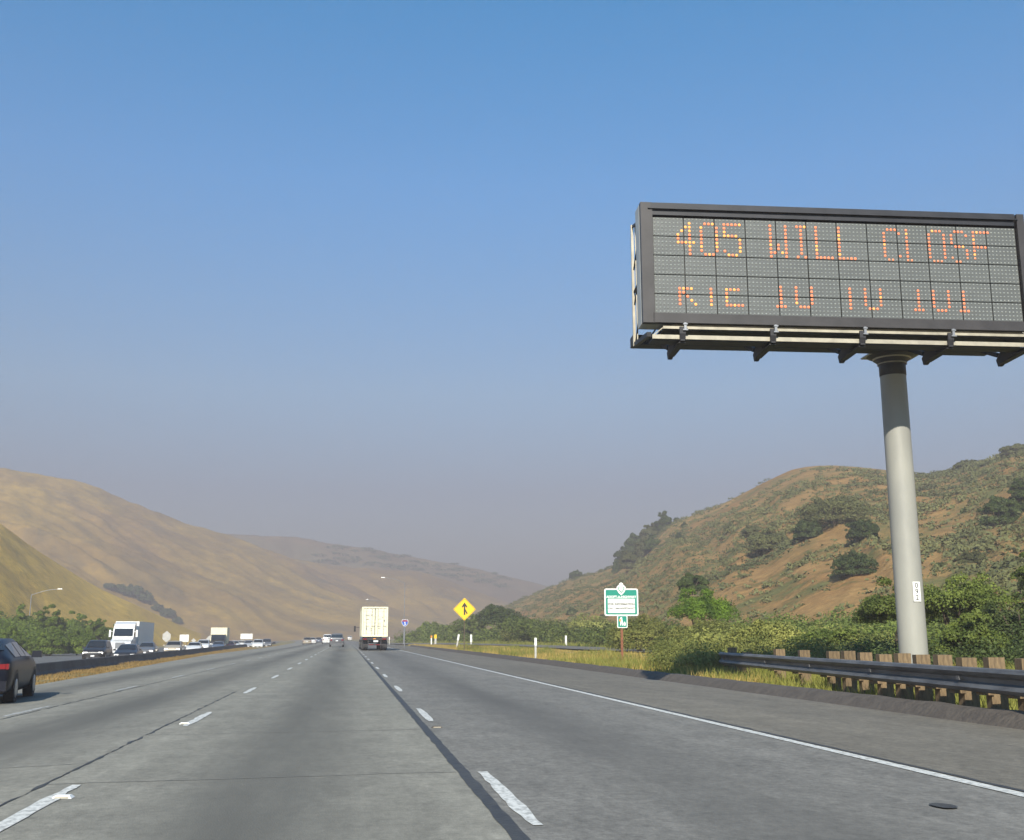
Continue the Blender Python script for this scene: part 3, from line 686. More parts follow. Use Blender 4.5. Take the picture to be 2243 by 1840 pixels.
# left bush belt beyond the opposing lanes
GB = 'large green bushes beyond the opposing lanes'
for i, (a, b, yt, Y, m) in enumerate([(-60, 40, 1312, 150, 'veg_left'), (20, 95, 1316, 158, 'veg_left'), (75, 150, 1318, 150, 'veg_left'), (130, 205, 1334, 165, 'veg_left'), (180, 250, 1344, 160, 'veg_left'), (225, 275, 1362, 172, 'veg_left'),
                                      (-20, 60, 1372, 122, 'veg_left'), (70, 150, 1370, 128, 'veg_left'), (140, 215, 1375, 132, 'veg_left')]):
    lbs = ['tall green bush at the left picture edge beyond the opposing lanes', 'green bush just left of the thin lamp post', 'green bush just right of the thin lamp post', 'green bush between the lamp post and the white semi truck',
           'green bush behind and above the dark pickup', 'lowest green bush right behind the white semi truck', 'front bush behind the roof of the dark car', 'front bush right of the lamp post foot', 'front bush left of the dark oncoming pickup']
    bush_px('bush', lbs[i], 'bush', a, b, yt, Y, m, group=GB)
lobes_mass('brush', scatter_lobes(-80, 280, 1330, 1365, 124, 175, 190, 2.1), 70000, 0.14, 'veg_left', 21)

# grasses
def grass(name, n, fpos, m, h0, h1, wd, seed):
    r = np.random.default_rng(seed); V = np.zeros((n, 3, 3)); k = 0
    while k < n:
        p = fpos(r)
        if p is None: continue
        x, y, sc_ = p; z = gz(x, y) - 0.05; h = (h0 + (h1 - h0) * r.random()) * sc_; a = r.random() * 6.28; ww = wd * (0.6 + 0.8 * r.random()) * (1 + y / 60)
        lx, ly = r.normal() * 0.35 * h, r.normal() * 0.35 * h
        V[k] = ((x - cos(a) * ww, y - sin(a) * ww, z), (x + cos(a) * ww, y + sin(a) * ww, z), (x + lx, y + ly, z + h)); k += 1
    return stuff(link(name, fast_mesh(name, [V.reshape(-1, 3)], m, 3)))
def clump(x, y, s=0.4): return max(0.35, 0.75 + 0.9 * noise.noise(Vector((x * s, y * s, 4))))
def gore(r):
    y = 26 + 150 * r.random() ** 1.7; x = 9.75 + (ramp_x(max(y, 45)) - 2.6 - 9.75) * r.random()
    if y > 215: return None
    return (x, y, clump(x, y) * min(1.0, 0.22 + max(0.0, ramp_x(max(y, 45)) - 2.6 - x) / 5.0))
grass('dry_grass', 60000, gore, 'grass_dry', 0.12, 0.42, 0.012, 1)
def gore2(r):
    y = 26 + 100 * r.random() ** 1.3; x = 9.9 + 4.5 * r.random() ** 1.5
    c = noise.noise(Vector((x * 0.25, y * 0.12, 8)))
    return (x, y, clump(x, y)) if c > 0.0 else None
grass('green_grass', 20000, gore2, 'grass_green', 0.12, 0.5, 0.012, 2)
def behind(r):
    y = 12 + 24 * r.random(); x = 10.0 + 7 * r.random(); return (x, y, clump(x, y, 0.9) * 0.9)
grass('green_grass', 42000, behind, 'grass_green', 0.1, 0.55, 0.010, 3)
def verge(r):
    y = 60 + 160 * r.random(); x = ramp_x(y) + 2.6 + 6 * r.random(); return (x, y, clump(x, y))
grass('green_grass', 22000, verge, 'grass_green', 0.15, 0.6, 0.014, 4)
def median(r):
    y = 24 + 220 * r.random() ** 1.5; a, b = barrier_x(y) + 0.5, left_edge(y) - 0.3; f = r.random() ** 1.25; x = a + (b - a) * f
    return (x, y, clump(x, y) * (1.0 - 0.6 * f) * 0.62)
grass('dry_grass', 42000, median, 'grass_rust', 0.08, 0.34, 0.012, 5)

# ------------------------------------------------------------------ median barrier
t = thing('median_barrier', 'long low dark concrete barrier between the two carriageways', 'barrier')
seg = [22 + 6.1 * i for i in range(50)]
prof = [(-0.30, -0.05), (-0.30, 0.08), (-0.20, 0.20), (-0.12, 0.53), (-0.10, 0.56), (0.10, 0.56), (0.12, 0.53), (0.20, 0.20), (0.30, 0.08), (0.30, -0.05)]
for i in range(len(seg) - 1):
    y0, y1 = seg[i] + 0.012, seg[i + 1] - 0.012; mb = MB()
    vs = [(barrier_x(Y) + x, Y, -0.5 + z) for Y in (y0, y1) for x, z in prof]; n = len(prof)
    fs = [(k, k + 1, n + k + 1, n + k) for k in range(n - 1)] + [tuple(range(n - 1, -1, -1)), tuple(range(n, 2 * n))]
    mb.add(vs, fs); part('barrier_segment', mb, 'barrier', t)
p = on_y(101, 1446, barrier_x(60) / -1 * 0 + 62)
t2 = thing('barrier_marker', 'small round white reflector standing on the barrier near the dark car', 'reflector', (barrier_x(51), 51, 0.06))
mb = MB(); mb.box((0, 0, 0.05), (0.04, 0.04, 0.10)); part('bracket', mb, 'galv', t2)
mb = MB(); mb.tube((0, -0.03, 0.20), (0, -0.015, 0.20), 0.13, 0.13, 16); part('reflector', mb, 'white', t2)

# ------------------------------------------------------------------ guardrail
def rail_x(Y): return 9.30 + 0.119 * (Y - 15)
def rail_front(Y): return rail_x(Y)
gr = thing('guardrail', 'flared steel guardrail on thick wooden posts below the message sign', 'guardrail')
wp = [(0.0, 0.000), (0.045, 0.012), (0.075, 0.055), (0.045, 0.098), (0.0, 0.128), (0.0, 0.182), (0.045, 0.212), (0.075, 0.255), (0.045, 0.298), (0.0, 0.310)]
wp = [(x * 1.15, z * 1.16 - 0.035) for x, z in wp]
rl = [33.6 - 0.0, 33.3, 32.6] + [31.7 - 1.0 * i for i in range(22)]
def wbeam(ys_):
    vs = []; fs = []
    for k, Y in enumerate(ys_):
        for side in (0, 1):
            for x, z in wp:
                ox = -x if side == 0 else -x + 0.006
                bend = 0.18 * max(0, Y - 32.4)
                vs.append((rail_x(Y) + ox + bend, Y, 0.44 + z))
    n = len(wp)
    for k in range(len(ys_) - 1):
        a = k * 2 * n; b = (k + 1) * 2 * n
        for i in range(n - 1):
            fs.append((a + i, b + i, b + i + 1, a + i + 1)); fs.append((a + n + i + 1, b + n + i + 1, b + n + i, a + n + i))
    mb = MB(); mb.add(vs, fs); return mb
for k0 in range(0, len(rl) - 1, 4):
    part('rail_beam', wbeam(rl[k0:k0 + 5]), 'rail_steel', gr, False)
for Y in [31.2, 27.3, 23.5, 19.7, 15.9]:
    mb = MB(); mb.box((rail_x(Y) - 0.062, Y, 0.595), (0.020, 0.10, 0.06), 0, atan(-0.119)); part('splice_plate', mb, 'rail_steel', gr)
pm = MB(); pm.box((0, 0, 0.375), (0.24, 0.21, 1.03)); pme = pm.mesh('post', 'wood_post')
bm_ = MB(); bm_.box((0, 0, 0.555), (0.18, 0.20, 0.38)); bme = bm_.mesh('block', 'wood_post')
for i, (Y, hs) in enumerate([(32.3, 0), (30.5, -0.12), (27.1, 0.0), (24.95, 0), (22.85, 0.0), (21.85, 0.02), (20.85, 0), (19.85, -0.02), (18.92, 0.01), (18.05, 0), (17.2, 0.01), (16.3, -0.02), (15.35, 0), (14.4, 0), (13.4, 0), (12.3, 0), (11.2, 0)]):
    a = -atan(0.119)
    link('block', bme, gr, (rail_x(Y) + 0.10, Y, hs + 0.0), a)
    o = link('post', pme, gr, (rail_x(Y) + 0.295, Y + 0.01, hs + 0.02), a + 0.05 * ((i * 7) % 3 - 1)); o.rotation_euler.x = 0.02 * ((i * 5) % 3 - 1)

# ------------------------------------------------------------------ message sign
S = thing('message_sign', 'large dark electronic message board on a grey pole, amber dot letters', 'message sign')
BL = Vector((5.69, 20.20, 7.40)); BR = Vector((13.86, 19.65, 7.40)); BH = 2.55
ex = (BR - BL).normalized(); BW = (BR - BL).length; ey = Vector((-ex.y, ex.x, 0)); SA = atan2(ex.y, ex.x)
board = link('sign_board', None, S, BL, SA)     # local frame: x along the board, y away from traffic, z up
def bpart(name, mb, m, smooth=False): return part(name, mb, m, S_)
S_ = S
MT = Matrix.Translation(BL) @ Matrix.Rotation(SA, 4, 'Z')
bpy.data.objects.remove(board)
def sp(name, mb, m, parent=None, smooth=False):
    me = mb.mesh(name, m, smooth); 
    if parent is None or parent is S: me.transform(MT)
    return link(name, me, parent or S)
FL, FT, FB, FR = 0.215, 0.27, 0.20, 0.16     # frame margins
D0 = 0.42
mb = MB(); mb.box((BW / 2, D0 / 2 + 0.12, BH / 2), (BW, D0 - 0.04, BH)); sp('cabinet', mb, 'sign_side')
mb = MB(); mb.box((FL / 2 + 0.015, 0.05, BH / 2), (FL + 0.03, 0.14, BH + 0.01)); sp('frame_left', mb, 'frame_dark').name = 'frame_side'
mb = MB(); mb.box((BW - FR / 2, 0.05, BH / 2), (FR, 0.14, BH + 0.01)); sp('frame_side', mb, 'frame_dark')
mb = MB(); mb.box((BW / 2, 0.05, FB / 2), (BW - FL - FR - 0.04, 0.14, FB)); sp('frame_bottom', mb, 'frame_dark')
mb = MB(); mb.box((BW / 2, 0.05, BH - 0.06), (BW - FL - FR - 0.04, 0.15, 0.12)); mb.box((BW / 2, 0.07, BH - 0.185), (BW - FL - FR - 0.04, 0.12, 0.13)); mb.box((BW / 2, -0.035, BH - 0.125), (BW - 0.3, 0.03, 0.02)); sp('frame_top', mb, 'frame_black')
mb = MB(); mb.box((BW / 2, 0.14, BH / 2), (BW - 0.2, 0.02, BH - 0.2)); sp('backing', mb, 'black')
NX, NY = 12, 5
X0, Z0 = FL + 0.04, FB + 0.01; MW = (BW - FR - 0.02 - X0) / NX; MH = (BH - FT - 0.01 - Z0) / NY
mm_ = MB(); mm_.box((MW / 2, 0.02, MH / 2), (MW - 0.022, 0.04, MH - 0.020)); mod_me = mm_.mesh('led_module', 'module')
lm = MB()
PXs, PZs = MW / 8, MH / 5
for i in range(8):
    for j in range(5):
        cx, cz = PXs * (i + 0.5), PZs * (j + 0.5); r = 0.021
        vs = [(cx + r * cos(a * pi / 3), -0.004, cz + r * sin(a * pi / 3)) for a in range(6)] + [(cx, -0.014, cz)]
        lm.add(vs, [(a, (a + 1) % 6, 6) for a in range(6)])
lens_me = lm.mesh('lens_grid', 'lens')
for j in range(NY):
    for i in range(NX):
        o = link('led_module', mod_me, S); o.matrix_local = MT @ Matrix.Translation((X0 + i * MW, 0.055, Z0 + j * MH))
        l = link('lens_grid', lens_me, o); l['kind'] = 'stuff'
G = {}
def rows(s): return [[int(c) for c in r] if r else [] for r in s.split(',')]
L9 = {
 '4': '3,23,13,03,03,01234,3,3,3', '0': '123,04,04,04,04,04,04,04,123', '5': '01234,0,0,0123,4,4,4,04,123',
 'W': '04,04,04,04,04,024,024,0134,04', 'I': '123,2,2,2,2,2,2,2,13', 'L': '0,0,0,0,0,0,0,0,01234', 'L2': '0,0,0,0,0,0,0,0,0134',
 'C': '123,04,0,0,0,0,0,04,', 'L3': '0,0,0,0,0,0,0,0,', 'O': '123,04,04,04,04,04,04,04,', 'S': '123,04,0,0,123,4,4,,', 'E': '01234,0,0,0,0123,0,0,,',
 'r': ',,,,0123,01,02,03,04', 't': ',,,,2,2,2,2,2', 'e': ',,,,0123,0,0,0,01234', '1': ',,,2,2,2,2,2,123', 'o': ',,,04,04,04,04,04,123', 't2': ',,,2,2,2,2,2,2'}
DIM = {'L2': [(8, 2)], 'C': [(8, 1), (8, 2)], 'O': [(8, 1), (8, 2), (8, 3)], 'S': [(7, 4), (7, 0), (8, 1), (8, 2)], 'E': [(7, 0)], 'L3': [(8, 0), (8, 1)]}
for row0, line in ((1, [('4', 6), ('0', 12), ('5', 18), ('W', 30), ('I', 36), ('L', 42), ('L2', 48), ('C', 60), ('L3', 66), ('O', 72), ('S', 78), ('E', 84)]),
                   (14, [('r', 6), ('t', 12), ('e', 18), ('1', 30), ('o', 36), ('t2', 48), ('o', 54), ('1', 66), ('o', 72), ('1', 78)])):
    for ch, c0_ in line:
        mb = MB()
        def dot(rr, cc, mi, r=0.030):
            cx = X0 + (c0_ + cc + 0.5) * PXs; cz = Z0 + NY * MH - (row0 + rr + 0.5) * PZs
            vs = [(cx + r * cos(a * pi / 4), 0.046, cz + r * sin(a * pi / 4)) for a in range(8)] + [(cx, 0.028, cz)]
            mb.add(vs, [(a, (a + 1) % 8, 8) for a in range(8)], mi)
        for rr, cs in enumerate(L9[ch].split(',')):
            for c in cs: dot(rr, int(c), 1 if random.random() < (0.5 if c0_ < 24 else 0.08) else 0, 0.027 if c0_ > 50 else 0.029)
        for rr, c in DIM.get(ch, []): dot(rr, c, 2, 0.026)
        stuff(sp('lit_letter', mb, ['lamp_amber', 'lamp_yellow', 'lamp_dim']))
# support steelwork under and behind the board
for k, xx in enumerate((0.80, 2.66, 4.52, 6.38, 8.05)):
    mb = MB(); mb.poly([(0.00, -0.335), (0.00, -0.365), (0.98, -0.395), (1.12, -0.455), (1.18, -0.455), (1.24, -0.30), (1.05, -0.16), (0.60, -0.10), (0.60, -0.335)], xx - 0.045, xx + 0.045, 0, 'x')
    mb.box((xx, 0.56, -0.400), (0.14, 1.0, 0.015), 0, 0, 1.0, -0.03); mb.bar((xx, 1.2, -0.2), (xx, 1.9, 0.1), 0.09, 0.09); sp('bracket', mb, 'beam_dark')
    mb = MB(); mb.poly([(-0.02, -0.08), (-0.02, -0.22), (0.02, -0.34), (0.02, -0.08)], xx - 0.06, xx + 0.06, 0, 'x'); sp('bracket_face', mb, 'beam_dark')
    mb = MB(); mb.box((xx + 0.05, -0.035, -0.08), (0.05, 0.03, 0.16)); mb.box((xx + 0.05, -0.045, -0.15), (0.10, 0.03, 0.025)); mb.box((xx + 0.05, -0.045, -0.03), (0.09, 0.03, 0.025)); sp('hanger', mb, 'galv')
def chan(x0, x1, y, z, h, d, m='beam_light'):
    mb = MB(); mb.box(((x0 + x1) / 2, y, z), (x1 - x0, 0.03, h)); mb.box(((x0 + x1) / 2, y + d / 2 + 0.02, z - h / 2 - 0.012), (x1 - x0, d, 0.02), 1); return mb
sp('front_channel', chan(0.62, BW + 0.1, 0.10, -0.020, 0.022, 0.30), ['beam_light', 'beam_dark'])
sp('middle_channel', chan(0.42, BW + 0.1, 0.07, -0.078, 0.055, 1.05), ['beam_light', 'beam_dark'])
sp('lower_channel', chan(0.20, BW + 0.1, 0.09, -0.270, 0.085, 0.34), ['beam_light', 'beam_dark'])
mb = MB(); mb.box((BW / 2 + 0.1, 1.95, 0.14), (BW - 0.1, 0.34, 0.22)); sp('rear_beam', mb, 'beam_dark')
mb = MB()
for xx in np.arange(0.3, BW, 0.12): mb.box((xx, 0.70, -0.085), (0.02, 0.9, 0.03))
stuff(sp('walkway_grating', mb, 'beam_dark'))
# left end bracing and ladder rail
mb = MB(); mb.bar((0.17, 1.75, -0.02), (0.17, 1.75, 2.75), 0.055); mb.bar((0.19, 1.50, 0.0), (0.19, 1.50, 2.70), 0.025); sp('upright', mb, 'beam_light')
mb = MB()
for z0_, z1_ in ((0.0, 0.9), (0.9, 1.7), (1.7, 2.4)):
    mb.bar((0.14, 0.6, z1_), (0.19, 1.75, z0_), 0.03)
mb.bar((0.14, 0.5, 2.38), (0.19, 1.75, 2.72), 0.05); mb.bar((0.14, 0.5, 1.2), (0.19, 1.75, 1.2), 0.04); mb.bar((0.14, 0.10, -0.22), (0.20, 1.8, 0.03), 0.09)
sp('end_brace', mb, 'beam_dark')
mb = MB(); mb.bar((0.22, 0.10, -0.24), (0.42, 0.10, -0.08), 0.02); sp('end_strut', mb, 'beam_light')
for xx in (1.0, 7.05):
    mb = MB(); mb.tube((xx + 0.9, 0.3, BH), (xx + 0.9, 0.3, BH + 0.05), 0.02, 0.02, 8); mb.tube((xx + 0.9, 0.3, BH + 0.05), (xx + 0.9, 0.3, BH + 0.075), 0.035, 0.03, 10); sp('light_sensor', mb, 'sign_side')
# the pole
PB = Vector((12.07, 22.20, -0.2)); PT = Vector((12.02, 22.15, 7.45)); PR = 0.285
def on_pole(z): f = (z - PB.z) / (PT.z - PB.z); return PB + (PT - PB) * f
def lathe(zr, m, name, n=40, parent=S):
    vs = []; fs = []
    for z, r in zr:
        c = on_pole(z)
        for i in range(n): vs.append((c.x + r * cos(2 * pi * i / n), c.y + r * sin(2 * pi * i / n), z))
    for j in range(len(zr) - 1):
        for i in range(n): fs.append((j * n + i, j * n + (i + 1) % n, (j + 1) * n + (i + 1) % n, (j + 1) * n + i))
    mb = MB(); mb.add(vs, fs); return part(name, mb, m, parent, True)
lathe([(-0.2, PR * 1.06), (0.0, PR * 1.06), (6.98, PR * 0.99)], 'pole_paint', 'pole')
lathe([(6.98, PR * 0.99), (6.99, PR * 1.02), (7.22, PR * 1.02)], 'frame_black', 'pole_collar')
lathe([(7.22, PR * 1.02), (7.28, PR * 1.10), (7.34, PR * 1.28), (7.40, PR * 1.55), (7.45, PR * 1.9)], 'frame_black', 'pole_head')
lathe([(7.245, PR * 1.12), (7.26, PR * 1.14), (7.275, PR * 1.12)], 'beam_light', 'ring')
lathe([(7.355, PR * 1.40), (7.37, PR * 1.46), (7.385, PR * 1.48)], 'beam_light', 'ring')
c = on_pole(7.45)
mb = MB(); mb.box((c.x, c.y, 7.465), (1.15, 0.70, 0.03), 0, SA); mb.box((c.x - 0.05, c.y - 0.40, 7.52), (1.10, 0.03, 0.12), 0, SA); part('head_plate', mb, 'beam_light', S)
# number plate on the pole
nz_ = 2.17; c = on_pole(nz_); dv = Vector((-c.x * 0.12, -1, 0)).normalized()
pl = link('number_plate', None, S)
mb = MB(); mb.box((0, 0, 0), (0.17, 0.006, 0.42)); me = mb.mesh('number_plate', 'white')
pl = link('number_plate_', me, S); pl.name = 'number_plate'
bpy.data.objects.remove([o for o in S.children if o.name.startswith('number_plate') and o.data is None][0]); pl.name = 'number_plate'
pa = radians(-88); pdir = Vector((cos(pa), sin(pa), 0)); pc = c + pdir * (PR * 1.045 + 0.01); pl.location = (pc.x, pc.y, nz_); pl.rotation_euler = (0, 0.0, pa + pi / 2)
for i, ch in enumerate('092'):
    o = link('digit', text_mesh(ch, 0.155, 'black', 0.002, 0.0), pl, (0, -0.006, 0.128 - 0.128 * i)); o.rotation_euler = (pi / 2, 0, 0)

# ------------------------------------------------------------------ road signs
def rrect(w_, h_, r, n=5):
    pts = []
    for cx, cz, a0 in ((w_ / 2 - r, h_ / 2 - r, 0), (-w_ / 2 + r, h_ / 2 - r, pi / 2), (-w_ / 2 + r, -h_ / 2 + r, pi), (w_ / 2 - r, -h_ / 2 + r, 3 * pi / 2)):
        for i in range(n + 1): a = a0 + pi / 2 * i / n; pts.append((cx + r * cos(a), cz + r * sin(a)))
    return pts
def off(pts, dx, dz): return [(x + dx, z + dz) for x, z in pts]
# adopt-a-highway sign
Y = 47.0; c = on_y(1361, 1319, Y)
A = thing('green_sign', 'green adopt-a-highway sign with white panel and crest on a rusty brown post', 'road sign', (c.x, Y, 0.1), radians(-6))
cz = c.z - 0.1; W_, H_ = 1.50, 1.19
mb = MB(); mb.poly(rrect(0.10, 3.0, 0.01), 0.03, 0.13); me = mb.mesh('post', 'rust_post'); me.transform(Matrix.Translation((0, 0, 1.2))); link('post', me, A)
def plate(name, pts, y, m, parent, th=0.004):
    mb = MB(); mb.poly(pts, y - th, y); return part(name, mb, m, parent)
bd = plate('border', off(rrect(W_, H_, 0.09), 0, cz), 0.012, 'white', A, 0.012)
plate('panel', off(rrect(W_ - 0.12, H_ - 0.12, 0.05), 0, cz), -0.001, 'green_sign', A)
plate('name_panel', off(rrect(1.20, 0.62, 0.03), 0.0, cz - 0.16), -0.006, 'white', A)
lettering('ADOPT-A-HIGHWAY', 0.140, 'white', A, (0, -0.007, cz + 0.225), 0.006)
lettering('FOR INFORMATION', 0.130, 'print_grey', A, (0, -0.012, cz - 0.09), 0.006)
lettering('CALL 1-866-ADOPTAHWY', 0.100, 'print_grey', A, (0, -0.012, cz - 0.27), 0.005)
cr = [(0, -0.30), (0.12, -0.19), (0.205, -0.04), (0.20, 0.07), (0.15, 0.12), (0.10, 0.155), (0.07, 0.23), (0, 0.27), (-0.07, 0.23), (-0.10, 0.155), (-0.15, 0.12), (-0.20, 0.07), (-0.205, -0.04), (-0.12, -0.19)]
plate('crest', off(cr, 0, cz + H_ / 2), -0.014, 'white', A, 0.008)
cr2 = [(0, -0.20), (0.085, -0.11), (0.135, -0.01), (0.12, 0.06), (0.06, 0.085), (0, 0.055), (-0.06, 0.085), (-0.12, 0.06), (-0.135, -0.01), (-0.085, -0.11)]
plate('crest_shield', off(cr2, 0, cz + H_ / 2), -0.024, 'green_sign', A)
plate('crest_shield', off([(x * 0.75, z * 0.75) for x, z in cr2], 0, cz + H_ / 2), -0.030, 'white', A)
plate('border', off(rrect(0.46, 0.56, 0.05), 0.03, cz - H_ / 2 - 0.24), 0.022, 'white', A, 0.008)
lp = plate('litter_panel', off(rrect(0.38, 0.47, 0.03), 0.03, cz - H_ / 2 - 0.25), 0.012, 'green_sign', A)
zz = cz - H_ / 2 - 0.25
plate('pictogram', off([(-0.03, 0.20), (0.02, 0.19), (0.03, 0.10), (0.045, 0.0), (0.05, -0.17), (0.01, -0.17), (0.0, -0.02), (-0.04, -0.17), (-0.075, -0.17), (-0.05, 0.02), (-0.08, 0.07), (-0.11, 0.02), (-0.07, 0.15)], -0.0, zz), 0.005, 'white', A)
plate('pictogram', off([(0.08, -0.17), (0.17, -0.17), (0.18, -0.08), (0.14, 0.0), (0.11, 0.0), (0.07, -0.08)], 0, zz), 0.005, 'white', A)
plate('pictogram', off([(-0.10, 0.12), (-0.04, 0.12), (-0.03, 0.05), (-0.06, 0.0), (-0.11, 0.02)], 0, zz), 0.001, 'orange', A)
for dz in (0.35, -0.35): mb = MB(); mb.box((0, 0.022, cz + dz), (0.9, 0.014, 0.05)); part('brace', mb, 'rust_post', A)
# merge sign
Y = 94.0; c = on_y(1017.5, 1334.5, Y); s = 48.5 / 2 * Y / FPX * 1.02
B = thing('merge_sign', 'yellow diamond merge sign with black arrow rising above the brush', 'road sign', (c.x, Y, 0.1), radians(-4))
cz = c.z - 0.1
mb = MB(); mb.box((0, 0.07, cz / 2), (0.07, 0.07, cz + 0.6)); part('post', mb, 'bark', B)
dm = [(0, s), (s, 0), (0, -s), (-s, 0)]
def dround(s, r=0.08): return [(r, s - r), (s - r, r), (s - r, -r), (r, -s + r), (-r, -s + r), (-s + r, -r), (-s + r, r), (-r, s - r)]
plate('panel', off(dround(s, 0.05), 0, cz), 0.012, 'yellow_sign', B, 0.012)
ring = dround(s * 0.95, 0.05); inn = dround(s * 0.92, 0.05); mb = MB(); n = len(ring)
mb.add([(x, -0.004, z + cz) for x, z in ring] + [(x, -0.004, z + cz) for x, z in inn], [(i, (i + 1) % n, n + (i + 1) % n, n + i) for i in range(n)]); part('border', mb, 'black', B)
k = s / 0.8
arrow = [(-0.055, -0.42), (0.055, -0.42), (0.055, -0.16), (0.16, -0.36), (0.24, -0.31), (0.055, 0.02), (0.055, 0.22), (0.17, 0.10), (0.20, 0.20), (0.0, 0.50), (-0.20, 0.20), (-0.17, 0.10), (-0.055, 0.22)]
plate('arrow', [(x * k * 0.95 + 0.0, z * k * 0.95 + cz) for x, z in arrow], -0.006, 'black', B)
# interstate shield on thin post near lamp post
Y = 142.0; c = on_y(887, 1364, Y)
C_ = thing('route_shield', 'small blue and red interstate shield on a thin grey post', 'road sign', (c.x, Y, 0.0))
cz = c.z
mb = MB(); mb.tube((0, 0.08, -0.3), (0, 0.08, cz + 0.4), 0.06, 0.06, 8); part('post', mb, 'galv', C_)
sh = [(x * 0.9, z * 0.9) for x, z in [(0, -0.55), (0.30, -0.35), (0.46, -0.05), (0.48, 0.20), (0.36, 0.46), (0.18, 0.42), (0, 0.48), (-0.18, 0.42), (-0.36, 0.46), (-0.48, 0.20), (-0.46, -0.05), (-0.30, -0.35)]]
plate('border', off(sh, 0, cz), 0.012, 'white', C_, 0.012)
plate('shield', off([(x * 0.9, z * 0.9) for x, z in sh], 0, cz), -0.002, 'blue_sign', C_)
plate('band', off([(-0.38, 0.14), (0.38, 0.14), (0.29, 0.35), (0.16, 0.32), (0, 0.38), (-0.16, 0.32), (-0.29, 0.35)], 0, cz), -0.008, 'red_sign', C_)
lettering('5', 0.58, 'white', C_, (0, -0.010, cz - 0.14), 0.01)
# delineators
def delineator(px, ytop, Y, wd, label, colr='white', lean=0.0, h_white=0.35, base='alu', grp='roadside marker posts'):
    c = on_y(px, ytop, Y); g = gz(c.x, Y); h = c.z - g
    t = thing('marker_post', label, 'marker post', (c.x, Y, g), 0, grp); t.rotation_euler.y = lean
    mb = MB(); mb.poly([(-wd / 2, -0.15), (wd / 2, -0.15), (wd / 2, h - h_white), (-wd / 2, h - h_white)], -0.02, 0.02); part('stake', mb, base, t)
    mb = MB(); mb.poly([(-wd * 0.62, h - h_white), (wd * 0.62, h - h_white), (wd * 0.62, h - 0.03), (wd * 0.4, h), (-wd * 0.4, h), (-wd * 0.62, h - 0.03)], -0.03, 0.025); part('paddle', mb, colr, t)
    return t
delineator(1173, 1397, 57, 0.10, 'nearest white marker post with grey stake at the gore grass edge', h_white=0.40)
delineator(1239.5, 1392, 112, 0.16, 'white marker post on the far side of the ramp', h_white=1.0)
delineator(1000, 1389, 112, 0.15, 'leaning white marker post left of the yellow sign foot', lean=0.16, h_white=0.6)
delineator(1032, 1390, 135, 0.20, 'upright white marker post right below the yellow merge sign', h_white=0.9)
delineator(945, 1392, 160, 0.18, 'orange topped white marker post, left of the far pair', 'orange', h_white=0.35, base='white')
delineator(954, 1390, 168, 0.30, 'short yellow marker post, right of the far pair', 'yellow_sign', h_white=0.6)
delineator(853, 1395, 200, 0.14, 'thin pale marker post right beside the container truck', h_white=0.5)

# ------------------------------------------------------------------ street lamps
def lamp(px_pole, px_head, y_head, Y, zg, label, pole_r=0.09, side=-1):
    hd = on_y(px_head, y_head, Y); pp = on_y(px_pole, y_head, Y); H = hd.z - zg; arm = hd.x - pp.x
    t = thing('street_lamp', label, 'street lamp', (pp.x, Y, zg), 0, 'street lamps')
    mb = MB(); mb.tube((0, 0, 0), (0, 0, H - 0.9), pole_r, pole_r * 0.6, 10); part('pole', mb, 'galv', t)
    mb = MB(); a = Vector((0, 0, H - 0.95)); prev = a
    for i in range(1, 7):
        f = i / 6; q = Vector((arm * f, 0, H - 0.95 + 0.9 * sin(f * pi / 2))); mb.tube(prev, q, 0.035, 0.035, 8); prev = q
    part('arm', mb, 'galv', t)
    mb = MB(); sgn = 1 if arm > 0 else -1; mb.box((arm + sgn * 0.25, 0, H), (0.75, 0.32, 0.14), 0, 0, 0.75); part('lamp_head', mb, 'white', t)
    mb = MB(); mb.box((0, 0, 0.1), (0.35, 0.35, 0.2)); part('base', mb, 'galv', t)
    return t
lamp(70, 128, 1290, 178, -1.6, 'thin street lamp beyond the opposing lanes above the dark car')
lamp(887, 842, 1265, 200, 0.0, 'tall street lamp right of the container truck, arm to the left')
lamp(850, 806, 1313, 310, -2.4 * 0, 'far street lamp hidden behind the container truck, only arm shows')

